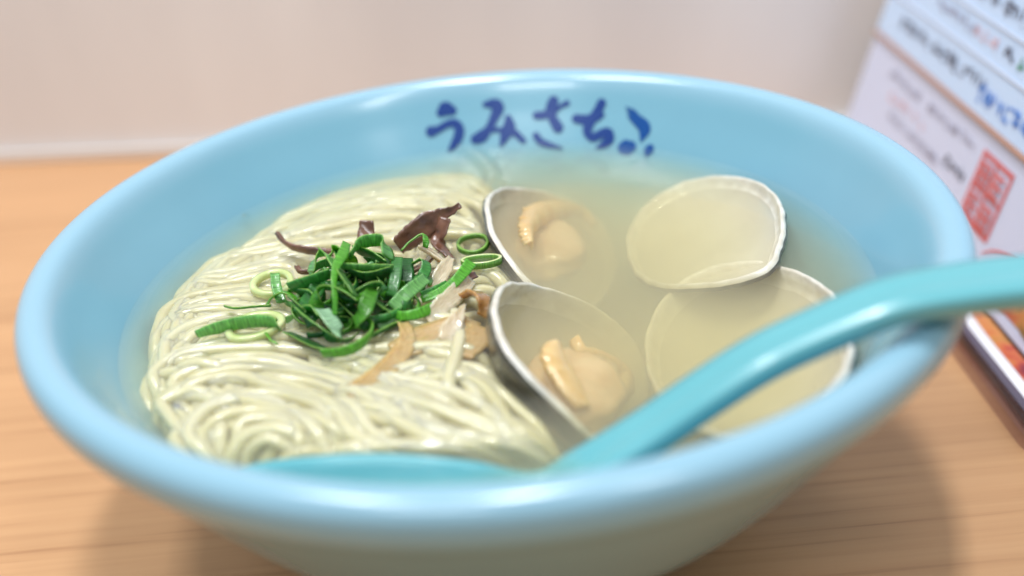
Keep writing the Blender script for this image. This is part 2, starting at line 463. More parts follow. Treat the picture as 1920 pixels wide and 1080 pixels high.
def lathe(name, prof, nseg, mat, parent=None):
    vs, fs = [], []
    P = spline([(r, z, 0) for r, z in prof], 0.0011)[:, :2]
    P[:, 0] = np.maximum(P[:, 0], 1e-4)
    n = len(P)
    for k in range(nseg):
        a = 2 * math.pi * k / nseg
        for r, z in P: vs.append((r * math.cos(a), r * math.sin(a), z))
    for k in range(nseg):
        k2 = (k + 1) % nseg
        for i in range(n - 1):
            fs.append((k * n + i, k2 * n + i, k2 * n + i + 1, k * n + i + 1))
    return mesh_obj(name, vs, fs, mat, parent)

bowl = tag(empty('ramen_bowl'), 'light blue glazed ramen bowl with blue brush lettering inside its rim', 'bowl')
body = lathe('bowl_body', prof, 192, M['glaze'], bowl)

def hit_bowl(px, py):
    """where the view ray meets the inner wall of the bowl"""
    d = ray(px, py); t0 = (RIM_Z + 0.003 - CAM[2]) / d[2]
    a, b_ = t0, t0 + 0.25
    for _ in range(600):
        p = CAM + d * a
        if math.hypot(p[0], p[1]) > inner_r(p[2]) and p[1] > 0: break
        a += 0.0005
    lo, hi = a - 0.0005, a
    for _ in range(20):
        mid = (lo + hi) / 2; p = CAM + d * mid
        if math.hypot(p[0], p[1]) > inner_r(p[2]): hi = mid
        else: lo = mid
    return CAM + d * lo

def brush_part(name, strokes, parent, mat):
    """brush strokes given as (pixel x, pixel y, pixel width), laid on the inner glaze"""
    vs, fs = [], []
    for si, st in enumerate(strokes):
        C = spline(np.array(st, float), 2.0)
        # round caps
        t0 = C[0, :2] - C[1, :2]; t0 /= np.linalg.norm(t0) + 1e-9
        t1 = C[-1, :2] - C[-2, :2]; t1 /= np.linalg.norm(t1) + 1e-9
        caps0 = [np.r_[C[0, :2] + t0 * C[0, 2] / 2 * math.sin(a), C[0, 2] * math.cos(a)] for a in (1.4, 1.1, 0.7, 0.35)]
        caps1 = [np.r_[C[-1, :2] + t1 * C[-1, 2] / 2 * math.sin(a), C[-1, 2] * math.cos(a)] for a in (0.35, 0.7, 1.1, 1.4)]
        C = np.vstack([caps0, C, caps1])
        T = np.gradient(C[:, :2], axis=0); T /= np.linalg.norm(T, axis=1)[:, None] + 1e-9
        Nn = np.stack([-T[:, 1], T[:, 0]], -1)
        b0 = len(vs); K = 5
        for c, nn in zip(C, Nn):
            for k in range(K):
                q = c[:2] + nn * c[2] * (k / (K - 1) - 0.5)
                p = hit_bowl(*q)
                r = math.hypot(p[0], p[1])
                nrm = np.array([-p[0] / r * 0.84, -p[1] / r * 0.84, 0.54])
                vs.append(p + nrm * (0.00028 + 0.00005 * si))
        for i in range(len(C) - 1):
            for k in range(K - 1):
                a = b0 + i * K + k
                fs.append((a, a + 1, a + K + 1, a + K))
    return mesh_obj(name, vs, fs, mat, parent)

def zc(pts):   # lettering measured in an enlarged crop of the photograph (origin 760,140; 3.84 times)
    return [(760 + x / 3.84, 140 + y / 3.84, w / 3.84 * 1.42) for x, y, w in pts]
LET = [
    [[(255, 275, 45), (290, 248, 75), (335, 258, 50)],
     [(185, 410, 55), (235, 395, 38), (300, 358, 38), (355, 350, 44), (388, 390, 50), (380, 450, 50), (350, 505, 40), (315, 548, 14)]],
    [[(575, 215, 28), (640, 212, 55), (668, 240, 62), (640, 310, 48), (600, 390, 42), (550, 445, 62), (505, 465, 50)],
     [(520, 470, 30), (600, 405, 28), (690, 398, 24), (780, 415, 36), (850, 475, 30)],
     [(742, 315, 36), (748, 375, 66), (722, 430, 58), (688, 512, 14)]],
    [[(945, 295, 40), (1000, 290, 42), (1060, 268, 36), (1115, 232, 22), (1165, 205, 30)],
     [(1068, 190, 52), (1050, 250, 56), (1062, 315, 48), (1100, 380, 56)],
     [(942, 440, 36), (975, 482, 36), (1040, 508, 30), (1130, 530, 10)]],
    [[(1232, 318, 46), (1300, 325, 50), (1370, 312, 42), (1420, 290, 25)],
     [(1415, 205, 46), (1382, 270, 46), (1330, 345, 52), (1312, 410, 46), (1350, 452, 44), (1410, 428, 46), (1458, 418, 52), (1472, 462, 48), (1435, 500, 40), (1380, 528, 12)]],
]
for strokes in LET:
    brush_part('brush_letter', [zc(s) for s in strokes], bowl, M['ink'])
brush_part('brush_mark', [zc([(1600, 262, 8), (1660, 310, 42), (1722, 385, 66), (1700, 475, 14)]),
                          zc([(1590, 235, 6), (1650, 265, 14), (1700, 320, 10)]),
                          zc([(1605, 300, 6), (1650, 345, 14), (1690, 395, 10)])], bowl, M['ink_thin'])
brush_part('brush_dot', [zc([(1580, 530, 70), (1600, 524, 84), (1622, 518, 60)])], bowl, M['ink_thin'])
brush_part('brush_dot', [zc([(1765, 530, 40), (1752, 550, 46), (1740, 578, 22)])], bowl, M['ink_thin'])

# ------------------------------------------------------------------ noodles
rng = random.Random(7)
nrg = np.random.default_rng(7)
NR = 0.00148
GRID = 0.0005; GX0, GY0, GN = -0.095, -0.095, 380
HM = np.full((GN, GN), -1.0)
gx = GX0 + np.arange(GN) * GRID; gy = GY0 + np.arange(GN) * GRID
XX, YY = np.meshgrid(gx, gy, indexing='ij')
mound = np.clip(1 - (((XX + 0.030) / 0.068) ** 2 + ((YY - 0.003) / 0.086) ** 2), -0.6, 1)
HM = WATER - 0.0120 + 0.0070 * np.clip(mound, -0.6, 0.5)
fk = int(round(NR / GRID)) + 1
FO = [(i, j) for i in range(-fk, fk + 1) for j in range(-fk, fk + 1) if math.hypot(i, j) * GRID <= NR * 1.02]
FI = np.array(FO); FD = np.hypot(FI[:, 0], FI[:, 1]) * GRID
FZ = np.sqrt(np.maximum(NR ** 2 - FD ** 2, 0))

def lay(path, cap=-0.0014, dive=True):
    """let one strand sink onto what already lies there"""
    P = path
    ix = np.clip(np.round((P[:, 0] - GX0) / GRID).astype(int), fk, GN - fk - 1)
    iy = np.clip(np.round((P[:, 1] - GY0) / GRID).astype(int), fk, GN - fk - 1)
    A = ix[:, None] + FI[None, :, 0]; B = iy[:, None] + FI[None, :, 1]
    z0 = (HM[A, B] + FZ[None, :] * 0.8).max(1)
    z = z0.copy()
    for _ in range(60):
        zz = z.copy(); zz[1:-1] = (z[:-2] + z[2:]) / 2 - 0.000012
        z = np.maximum(z0, zz)
    k = np.array([1, 2, 3, 2, 1.]); k /= k.sum()
    for _ in range(3): z = np.convolve(np.r_[z[0], z[0], z, z[-1], z[-1]], k, 'valid')
    md = 1 - (((P[:, 0] + 0.030) / 0.068) ** 2 + ((P[:, 1] - 0.003) / 0.086) ** 2)
    capz = WATER + cap + np.clip(md - 0.30, -0.9, 0.25) * 0.0075
    sd = np.minimum(np.arange(len(P)), len(P) - 1 - np.arange(len(P))) * 0.001
    ph = rng.uniform(0, 100)
    capz = capz + 0.0006 * np.array([noise.noise((q[0] * 70, q[1] * 70, ph)) for q in P])
    z = np.where(z > capz - 0.001, capz - 0.001 + 0.001 * np.tanh((z - capz + 0.001) / 0.001), z)
    if dive: z = z - 0.0055 * np.clip(1 - sd / 0.010, 0, 1) ** 2
    np.maximum.at(HM, (A, B), z[:, None] + FZ[None, :])
    return np.c_[P[:, :2], z]

def tube_mesh(C, r, ns=8, flat=1.0, seed=0):
    n = len(C)
    T = np.gradient(C, axis=0); T /= np.linalg.norm(T, axis=1)[:, None] + 1e-12
    side = np.cross(T, [0, 0, 1.0]); side /= np.linalg.norm(side, axis=1)[:, None] + 1e-9
    upv = np.cross(side, T)
    vs = np.zeros((n, ns, 3))
    s = np.arange(n)
    tw = 0.5 * np.sin(s * 0.05 + seed)
    rr = r * (1 + 0.06 * np.sin(s * 0.13 + seed * 3.1) + 0.04 * np.sin(s * 0.37 + seed))
    end = np.minimum(np.minimum(s, n - 1 - s) / 1.5, 1.0); rr = rr * (0.25 + 0.75 * np.sqrt(end))
    for k in range(ns):
        a = 2 * math.pi * k / ns + tw
        sq = 1 / np.maximum(np.abs(np.cos(a - tw * 0.0)) ** 3 + np.abs(np.sin(a)) ** 3, 1e-6) ** (1 / 3)   # slightly squared section
        vs[:, k] = C + side * (np.cos(a) * rr * sq)[:, None] + upv * (np.sin(a) * rr * sq * flat)[:, None]
    V = list(vs.reshape(-1, 3)); F = []
    for i in range(n - 1):
        for k in range(ns):
            k2 = (k + 1) % ns
            F.append((i * ns + k, i * ns + k2, (i + 1) * ns + k2, (i + 1) * ns + k))
    F.append(tuple(range(ns))[::-1]); F.append(tuple((n - 1) * ns + k for k in range(ns)))
    return V, F

SPOON_FAR = -0.0605                # the spoon lies nearer than this
def noodle_label(P):
    x, y = P[:, 0].mean(), P[:, 1].mean()
    if y < -0.034 and x > -0.030: return 'pale noodle strand in the broth between the spoon bowl and the dark clam shell'
    if y < -0.030: return 'pale noodle strand looping in the broth by the tip of the spoon'
    if y > 0.034: return 'pale noodle strand at the far edge of the heap below the blue lettering'
    if x > -0.012: return 'pale noodle strand in the broth around the bamboo shoots and clam shells'
    if x < -0.056: return 'pale noodle strand turning back along the bare bowl wall'
    if y > 0.016: return 'pale noodle strand in the broth around the brown wood ear strips'
    if y < -0.010: return 'pale noodle strand in front of the chopped scallions'
    return 'pale noodle strand lying under and beside the chopped scallions'

def noodle(path3, seed):
    V, F = tube_mesh(path3, NR * rng.uniform(0.92, 1.08), 8, 0.92, seed)
    o = mesh_obj('noodle', V, F, M['noodle'])
    return tag(o, noodle_label(np.asarray(path3)), 'noodle', 'noodles heaped in the broth')

KEEP_OUT = [[(930, 365), (1000, 355), (1150, 430), (1160, 520), (1090, 590), (1030, 575), (985, 535), (940, 480)],
            [(915, 580), (940, 535), (1000, 535), (1210, 640), (1215, 845), (1112, 836), (1045, 778), (982, 718), (932, 655)]]   # where the clams lie
KEEP_OUT = [np.array([at(x, y, WATER)[:2] for x, y in q]) for q in KEEP_OUT]
def clear_of_clams(C):
    ok = np.ones(len(C), bool)
    for Q in KEEP_OUT:
        ins = np.zeros(len(C), bool); j = len(Q) - 1
        for i in range(len(Q)):
            xi, yi = Q[i]; xj, yj = Q[j]
            ins ^= ((yi > C[:, 1]) != (yj > C[:, 1])) & (C[:, 0] < (xj - xi) * (C[:, 1] - yi) / (yj - yi + 1e-12) + xi)
            j = i
        ok &= ~ins
    best, cur = (0, 0), None
    for i in range(len(C) + 1):
        if i < len(C) and ok[i]:
            if cur is None: cur = i
        elif cur is not None:
            if i - cur > best[1] - best[0]: best = (cur, i)
            cur = None
    return C[best[0]:best[1]]

def clip_xy(P):
    lim = rng.uniform(0.0760, 0.0850)
    r = np.hypot(P[:, 0], P[:, 1]); k = np.minimum(1, lim / np.maximum(r, 1e-6))
    return np.c_[P[:, 0] * k, P[:, 1] * k]

def bundle(px, n, spacing=0.0026, wob=0.0010, trim=0.12, cap=-0.0014):
    base = np.array([at(x, y, WATER)[:2] for x, y in px])
    order = list(range(n)); rng.shuffle(order)
    for k in order:
        off = (k - (n - 1) / 2) * spacing + rng.gauss(0, 0.0004)
        C = spline(np.c_[base, np.zeros(len(base))], 0.0010)[:, :2]
        T = np.gradient(C, axis=0); T /= np.linalg.norm(T, axis=1)[:, None]
        Nn = np.c_[-T[:, 1], T[:, 0]]
        s = np.arange(len(C)) * 0.001
        ph = rng.uniform(0, 6.28); f1 = rng.uniform(90, 220)
        w = off + wob * 0.7 * np.sin(s * f1 + ph) + wob * 1.3 * np.sin(s * rng.uniform(40, 80) + ph * 2.3)
        C = C + Nn * w[:, None]
        a = int(len(C) * rng.uniform(0, trim)); b = len(C) - int(len(C) * rng.uniform(0, trim))
        C = clip_xy(C[a:b])
        kk = 0.005
        C[:, 1] = SPOON_FAR + kk * np.log1p(np.exp((C[:, 1] - SPOON_FAR) / kk))
        # resample after offsetting so tight bends stay smooth
        C = spline(np.c_[C[::4], np.zeros(len(C[::4]))], 0.0010)[:, :2]
        C = clear_of_clams(C)
        if len(C) < 12: continue
        noodle(lay(C, cap), rng.uniform(0, 50))

# a lower layer, then the strands that show on top (pixel paths of the photograph on the broth surface)
LOW = [
    ([(940, 380), (820, 340), (700, 345), (580, 400), (460, 470), (350, 560)], 7),
    ([(940, 470), (800, 430), (640, 430), (480, 500), (360, 580), (290, 680)], 8),
    ([(920, 560), (760, 520), (600, 530), (440, 580), (330, 660), (290, 760)], 8),
    ([(930, 620), (780, 600), (620, 620), (460, 680), (340, 760), (300, 830)], 8),
    ([(950, 680), (800, 680), (640, 700), (480, 760), (370, 840)], 8),
    ([(1010, 770), (860, 760), (700, 780), (540, 820), (440, 880)], 7),
    ([(1080, 850), (940, 830), (780, 840), (620, 870)], 6),
    ([(360, 540), (420, 620), (400, 720), (460, 830)], 5),
    ([(520, 420), (600, 520), (560, 640), (640, 780)], 6),
    ([(760, 330), (820, 420), (800, 560), (880, 700), (900, 830)], 6),
]
TOP = [
    ([(935, 350), (870, 315), (800, 300), (730, 312), (660, 345), (590, 368), (545, 395)], 5, 0.0024),
    ([(925, 318), (860, 292), (790, 282), (720, 296), (640, 330), (560, 362), (500, 400)], 3, 0.0024),
    ([(280, 700), (262, 660), (300, 600), (350, 540), (420, 480), (500, 430)], 3, 0.0024),
    ([(925, 395), (840, 362), (750, 358), (650, 378), (570, 400), (500, 432), (455, 462)], 6, 0.0025),
    ([(900, 440), (800, 410), (690, 412), (580, 432), (490, 452), (430, 480)], 5, 0.0025),
    ([(640, 455), (540, 462), (450, 480), (380, 498), (335, 525), (328, 560)], 5, 0.0024),
    ([(600, 500), (500, 505), (420, 520), (350, 522), (322, 550), (350, 585), (420, 590)], 3, 0.0026),
    ([(560, 545), (460, 545), (390, 552), (330, 568), (290, 600), (282, 645)], 4, 0.0026),
    ([(600, 590), (490, 582), (410, 578), (340, 598), (300, 632), (280, 665)], 4, 0.0026),
    ([(250, 652), (290, 668), (350, 664), (430, 640), (540, 628)], 2, 0.0027),
    ([(700, 560), (780, 580), (860, 560), (915, 520), (960, 520), (1010, 548)], 4, 0.0025),
    ([(850, 500), (905, 495), (955, 508), (1000, 535), (1060, 572)], 3, 0.0025),
    ([(930, 640), (840, 660), (760, 640), (660, 640), (560, 650)], 5, 0.0025),
    ([(285, 735), (320, 690), (390, 666), (490, 655), (590, 668), (700, 702), (800, 748), (890, 775)], 5, 0.0026),
    ([(940, 720), (860, 690), (780, 690), (700, 720), (640, 700), (560, 690)], 4, 0.0026),
    ([(272, 775), (310, 725), (390, 702), (500, 708), (600, 735), (700, 780), (790, 830)], 4, 0.0026),
    ([(350, 872), (292, 832), (272, 785), (312, 742), (385, 738), (460, 760)], 3, 0.0026),
    ([(372, 762), (390, 800), (380, 850)], 2, 0.0026),
    ([(395, 872), (366, 820), (402, 768), (480, 748), (556, 768), (598, 820), (600, 868)], 4, 0.0025),
    ([(430, 850), (440, 815), (500, 800), (560, 815), (570, 850)], 3, 0.0024),
    ([(600, 705), (680, 735), (720, 790), (800, 835), (900, 865), (990, 872)], 5, 0.0027),
    ([(640, 700), (760, 740), (860, 790), (960, 835), (1070, 850)], 5, 0.0027),
    ([(700, 690), (800, 672), (900, 690), (970, 750), (1030, 810), (1090, 838)], 4, 0.0027),
    ([(660, 800), (640, 840), (690, 868), (780, 880)], 3, 0.0026),
]
for px, n in LOW: bundle(px, n, 0.0034, 0.0016, 0.05, cap=-0.0052)
for k, (px, n, sp) in enumerate(TOP): bundle(px, n, sp * 1.24, 0.0014, 0.07, cap=-0.0050 + 0.0022 * k / len(TOP))   # later strands lie over earlier ones

# loose strands that wander across the heap
for k in range(12):
    while True:
        q = np.array([rng.uniform(-0.078, 0.012), rng.uniform(-0.052, 0.058)])
        if ((q[0] + 0.034) / 0.042) ** 2 + ((q[1] - 0.0) / 0.052) ** 2 < 1: break
    a = rng.choice([0.0, math.pi]) + rng.gauss(-0.15, 0.45); cur = rng.gauss(0, 12); pts = [q.copy()]
    for i in range(int(rng.uniform(45, 90))):
        cur += rng.gauss(0, 9); cur *= 0.96; a += cur * 0.001
        q = q + 0.001 * np.array([math.cos(a), math.sin(a)])
        if ((q[0] + 0.034) / 0.047) ** 2 + (q[1] / 0.058) ** 2 > 1 or q[1] < SPOON_FAR: break
        pts.append(q.copy())
    if len(pts) < 18: continue
    C = spline(np.c_[np.array(pts)[::3], np.zeros(len(pts[::3]))], 0.0010)[:, :2]
    C = clear_of_clams(C)
    if len(C) < 14: continue
    noodle(lay(C, -0.0024), rng.uniform(0, 50))

def pile_z(p):
    i = int(np.clip(round((p[0] - GX0) / GRID), 0, GN - 1)); j = int(np.clip(round((p[1] - GY0) / GRID), 0, GN - 1))
    return max(float(HM[i, j]), WATER - 0.004)

# ------------------------------------------------------------------ broth
def build_broth():
    """closed body of soup: its surface swells into a wet film over the strands and creeps up the bowl wall"""
    def blur(A, n):
        for _ in range(n):
            B = np.pad(A, 1, mode='edge')
            A = (B[:-2, 1:-1] + B[2:, 1:-1] + B[1:-1, :-2] + B[1:-1, 2:] + 2 * B[1:-1, 1:-1]) / 6
        return A
    film = np.maximum(HM, WATER - 0.0010)
    S = blur(film, 13) + 0.00050
    d = S - WATER
    k = 0.0004
    SURF = WATER + k * np.log1p(np.exp(np.clip(d / k, -40, 40)))
    hx, hy, _ = at(690, 575, WATER)
    fx, fy, _ = at(850, 590, WATER)
    RP = spline([at(x, y, WATER) for x, y in ((868, 280), (898, 296), (922, 326), (918, 352), (926, 372))], 0.0012)[:, :2]
    vs, fs = [], []; ns = 300
    Rw = inner_r(WATER)
    rs = list(np.arange(0.0006, Rw - 0.0030, 0.0006)) + [Rw - q for q in (0.0028, 0.0021, 0.0015, 0.0010, 0.0006, 0.0002)]
    prof = []
    zt = WATER + 0.0009
    for dd in np.linspace(zt, RIM_Z - 0.0650, 14):
        prof.append((inner_r(dd) + 0.0009, dd - (0.0 if dd == zt else 0.0006)))
    prof.append((0.0005, RIM_Z - 0.0664))
    n = len(rs) + len(prof)
    for kk in range(ns):
        a = 2 * math.pi * kk / ns; ca, sa = math.cos(a), math.sin(a)
        for r in rs:
            x, y = r * ca, r * sa
            u = min(max((x - GX0) / GRID, 0), GN - 2); v = min(max((y - GY0) / GRID, 0), GN - 2)
            iu, iv = int(u), int(v); fu, fv = u - iu, v - iv
            z = (SURF[iu, iv] * (1 - fu) + SURF[iu + 1, iv] * fu) * (1 - fv) + (SURF[iu, iv + 1] * (1 - fu) + SURF[iu + 1, iv + 1] * fu) * fv
            z += 0.0009 * math.exp(-(Rw - r) / 0.0010)
            h = math.exp(-(((x - hx) / 0.018) ** 2 + ((y - hy) / 0.017) ** 2)) + 0.8 * math.exp(-(((x - fx) / 0.012) ** 2 + ((y - fy) / 0.016) ** 2))
            if h > 0.02:
                z += h * (0.0004 + 0.00055 * noise.noise((x * 420, y * 420, 1.0)) + 0.0003 * noise.noise((x * 900, y * 900, 4.0)))
            if y > 0.02 and -0.02 < x < 0.01:
                dm = np.hypot(RP[:, 0] - x, RP[:, 1] - y).min()
                if dm < 0.006: z += 0.0013 * math.exp(-(dm / 0.0019) ** 2)
            vs.append((x, y, z))
        for r, z in prof: vs.append((r * ca, r * sa, z))
    for kk in range(ns):
        k2 = (kk + 1) % ns
        for i in range(n - 1): fs.append((kk * n + i, kk * n + i + 1, k2 * n + i + 1, k2 * n + i))
    top = len(vs)
    vs.append((0, 0, vs[0][2])); vs.append((0, 0, RIM_Z - 0.0664))
    for kk in range(ns):
        k2 = (kk + 1) % ns
        fs.append((top, kk * n, k2 * n)); fs.append((top + 1, k2 * n + n - 1, kk * n + n - 1))
    o = mesh_obj('broth', vs, fs, M['broth'])
    bm = bmesh.new(); bm.from_mesh(o.data); bmesh.ops.recalc_face_normals(bm, faces=bm.faces); bm.to_mesh(o.data); bm.free()
    return tag(o, 'pale cloudy broth filling the light blue bowl', 'broth', kind='stuff')
build_broth()

def ribbon(name, C, wvec, widths, th, mats, cup=0.0, rough_edge=0.0, seed=0.0, sub=6):
    """thin solid strip along C; wvec = unit width direction at each point"""
    n = len(C)
    T = np.gradient(C, axis=0); T /= np.linalg.norm(T, axis=1)[:, None] + 1e-12
    wv = wvec - (wvec * T).sum(1)[:, None] * T; wv /= np.linalg.norm(wv, axis=1)[:, None] + 1e-12
    nn = np.cross(T, wv)
    s = np.r_[0, np.cumsum(np.linalg.norm(np.diff(C, axis=0), axis=1))] * 1000
    V, F, FM, UV = [], [], [], []
    m = sub + 1
    per = 2 * m
    for i in range(n):
        e0 = rough_edge * noise.noise((i * 0.45, seed, 0.0)); e1 = rough_edge * noise.noise((i * 0.45, seed, 9.0))
        for side in (1, -1):
            ks = range(m) if side == 1 else range(m - 1, -1, -1)
            for k in ks:
                a = k / sub * 2 - 1
                w = widths[i] / 2 * a + (e1 if a > 0 else -e0) * abs(a)
                z = cup * (1 - a * a) + 0.00012 * noise.noise((s[i] * 0.9, a * 1.5, seed))
                edge = 1 - 0.55 * abs(a) ** 4
                V.append(C[i] + wv[i] * w + nn[i] * (z + side * th / 2 * edge))
                UV.append((s[i] * 1.1, w * 1000))
    for i in range(n - 1):
        for k in range(per):
            k2 = (k + 1) % per
            F.append((i * per + k, i * per + k2, (i + 1) * per + k2, (i + 1) * per + k))
            FM.append(1 if k in (m - 1, per - 1) else 0)
    F.append(tuple(range(per))[::-1]); FM.append(0); F.append(tuple((n - 1) * per + k for k in range(per))); FM.append(0)
    return mesh_obj(name, V, F, mats, None, True, UV, FM)

# ------------------------------------------------------------------ clams
def plane_point(px, py, xl, zl, xr, zr, ky):
    """pixel -> point on a plane tilted between pixel columns xl (height zl) and xr (height zr)"""
    A = at(xl, py, WATER)[0]; B = at(xr, py, WATER)[0]
    z = WATER
    for _ in range(12):
        p = at(px, py, z)
        z = WATER + zl + (zr - zl) * (p[0] - A) / (B - A) + ky * p[1]
    return at(px, py, z)

def valve(name, outline, tilt, hinge_px, depth, parent):
    """one shell half: traced margin, domed away from the viewer, thick lip"""
    L = closed_spline([plane_point(x, y, *tilt) for x, y in outline], 96)
    c = L.mean(0)
    sd_ = float(outline[0][0])
    for k in range(len(L)):
        L[k] += (L[k] - c) * (0.018 * noise.noise((L[k][0] * 160, L[k][1] * 160, sd_)) + 0.012 * noise.noise((L[k][0] * 420, L[k][1] * 420, sd_)))
    hp = plane_point(*hinge_px, *tilt)
    _, _, vt = np.linalg.svd(L - c); nrm = vt[2]
    if nrm[2] < 0: nrm = -nrm
    c2 = c + (hp - c) * 0.30
    K, n = 18, len(L)
    V, F, FM, UV = [], [], [], []
    def ring(rho, off, bump=0.0):
        prof_d = depth * max(0.0, 1 - rho ** 2.3) ** 0.62
        cc = c + (c2 - c) * (1 - rho)
        for k in range(n):
            p = cc + (L[k] - c) * rho - nrm * (prof_d + off)
            V.append(p); UV.append((k / n * 20, rho * 2))
    th = 0.0014
    rhos_in = [0.03 + 0.94 * (i / (K - 1)) for i in range(K)]
    for r_ in rhos_in: ring(r_, 0.0)
    # rounded lip
    for (r_, off) in ((0.985, -0.0002), (1.006, -0.0006), (1.030, -0.0004), (1.045, 0.0004), (1.050, 0.0014)):
        base = len(V)
        for k in range(n):
            jag = 0.003 * noise.noise((k * 0.9, r_ * 3, 0.0))
            V.append(c + (L[k] - c) * (r_ + jag) - nrm * (off + 0.0002 * noise.noise((k * 0.35, 5.0, r_)))); UV.append((k / n * 20, r_ * 2))
    for i, r_ in enumerate(reversed(rhos_in)):
        rr = 0.035 + r_ * 1.018
        prof_d = (depth + th) * max(0.0, 1 - min(rr, 1.04) ** 2.3 / 1.10) ** 0.62
        cc = c + (c2 - c) * (1 - r_)
        ridge = 0.00022 * math.sin(r_ * 62) + 0.00012 * math.sin(r_ * 131)
        for k in range(n):
            d = (L[k] - c)
            V.append(cc + d * rr - nrm * (max(prof_d, 0.0014) + th * 0.3 + ridge)); UV.append((k / n * 20, r_ * 2))
    R = len(V) // n
    for i in range(R - 1):
        mi = 0 if i < K - 2 else (2 if i < K + 3 else 1)
        for k in range(n):
            k2 = (k + 1) % n
            F.append((i * n + k, i * n + k2, (i + 1) * n + k2, (i + 1) * n + k)); FM.append(mi)
    F.append(tuple(range(n))[::-1]); FM.append(0)
    F.append(tuple((R - 1) * n + k for k in range(n))); FM.append(1)
    o = mesh_obj(name, V, F, [M['shell_in'], M['shell_out'], M['shell_lip']], None, True, UV, FM)
    bm = bmesh.new(); bm.from_mesh(o.data); bmesh.ops.recalc_face_normals(bm, faces=bm.faces); bm.to_mesh(o.data); bm.free()
    adopt(parent, o)
    return o, c, nrm

def blob(name, c, ax, ay, az, sx, sy, sz, mat, parent, seed, amp=0.18):
    V, F = [], []; nu, nv = 28, 18
    for j in range(nv + 1):
        t = math.pi * j / nv
        for i in range(nu):
            a = 2 * math.pi * i / nu
            q = np.array([math.sin(t) * math.cos(a), math.sin(t) * math.sin(a), math.cos(t)])
            s = 1 + amp * noise.noise(Vector(q * 1.7 + seed)) + amp * 0.5 * noise.noise(Vector(q * 4 + seed))
            q = q * s
            V.append(np.array(c) + ax * q[0] * sx + ay * q[1] * sy + az * q[2] * sz)
    for j in range(nv):
        for i in range(nu):
            i2 = (i + 1) % nu
            F.append((j * nu + i, (j + 1) * nu + i, (j + 1) * nu + i2, j * nu + i2))
    o = mesh_obj(name, V, F, mat)
    adopt(parent, o)
    return o

def frill(name, pts, nrm, width, mat, parent_obj, root, seed):
    """flat fleshy mantle edge with a scalloped margin"""
    C = spline(np.array(pts), 0.0005)
    n = len(C); u = np.linspace(0, 1, n)
    T = np.gradient(C, axis=0); T /= np.linalg.norm(T, axis=1)[:, None]
    wv = np.cross(np.tile(nrm, (n, 1)), T)
    wd = width * (0.15 + 0.85 * np.sin(np.pi * (0.05 + 0.9 * u)) ** 0.8)
    o = ribbon(name, C, wv, wd, 0.0017, [mat, mat], 0.0014, 0.0011, seed)
    o.parent = parent_obj
    o.location = -(Vector(parent_obj.location) + Vector(root.location))
    return o

GRP = 'opened clams in the broth'
X3, Y3, Z3 = np.eye(3)
c1 = at(1165, 465, WATER - 0.014)
clam_a = tag(empty('clam', c1), 'opened clam in the broth below the blue lettering, curled tan meat in one shell half', 'clam', GRP)
V1 = [(917, 395), (922, 368), (950, 356), (1015, 362), (1080, 385), (1130, 430), (1152, 490), (1135, 548), (1090, 582), (1035, 562), (985, 522), (945, 472), (924, 432)]
V2 = [(1465, 425), (1456, 378), (1420, 345), (1350, 334), (1280, 347), (1215, 387), (1182, 440), (1190, 500), (1240, 532), (1330, 532), (1400, 518), (1446, 490)]
T1 = (918, 0.0034, 1160, -0.0210, 0.02); T2 = (1180, -0.0165, 1466, 0.0020, 0.07)
s1, k1, n1 = valve('shell_half', V1, T1, (1150, 490), 0.0085, clam_a)
s2, k2, n2 = valve('shell_half', V2, T2, (1182, 450), 0.0055, clam_a)
p = plane_point(1045, 450, *T1)
m1 = blob('clam_meat', p - n1 * 0.0036, X3, Y3, Z3, 0.0105, 0.0150, 0.0058, M['meat'], clam_a, 3.0)
frill('mantle_frill', [plane_point(x, y, *T1) + n1 * 0.0006 for x, y in ((985, 465), (985, 430), (1005, 405), (1045, 395), (1085, 402), (1110, 430))], n1, 0.0066, M['mantle'], m1, clam_a, 1.0)

c2_ = at(1205, 660, WATER - 0.014)
clam_b = tag(empty('clam', c2_), 'opened clam beside the turquoise spoon handle, dark grey shell back showing above the broth', 'clam', GRP)
V3 = [(931, 588), (940, 546), (975, 534), (1050, 552), (1130, 590), (1190, 650), (1212, 730), (1195, 810), (1155, 842), (1105, 812), (1042, 752), (985, 695), (945, 640)]
V4 = [(1589, 640), (1570, 572), (1522, 527), (1445, 499), (1370, 497), (1300, 520), (1242, 570), (1216, 640), (1230, 720), (1290, 790), (1390, 815), (1480, 785), (1550, 735), (1582, 690)]
T3 = (932, 0.0075, 1210, -0.0200, -0.03); T4 = (1216, -0.0155, 1590, 0.0042, 0.0)
s3, k3, n3 = valve('shell_half', V3, T3, (1205, 690), 0.0130, clam_b)
s4, k4, n4 = valve('shell_half', V4, T4, (1218, 650), 0.0110, clam_b)
p = plane_point(1090, 715, *T3)
m2 = blob('clam_meat', p - n3 * 0.0036, X3, Y3, Z3, 0.0115, 0.0155, 0.0058, M['meat'], clam_b, 9.0)
frill('mantle_frill', [plane_point(x, y, *T3) + n3 * 0.0010 for x, y in ((1028, 655), (1038, 690), (1060, 730), (1085, 775))], n3, 0.0092, M['mantle'], m2, clam_b, 4.0)
frill('mantle_frill', [plane_point(x, y, *T3) + n3 * 0.0010 for x, y in ((1068, 645), (1082, 668), (1120, 680), (1155, 700), (1165, 725), (1140, 770))], n3, 0.0052, M['mantle'], m2, clam_b, 7.0)

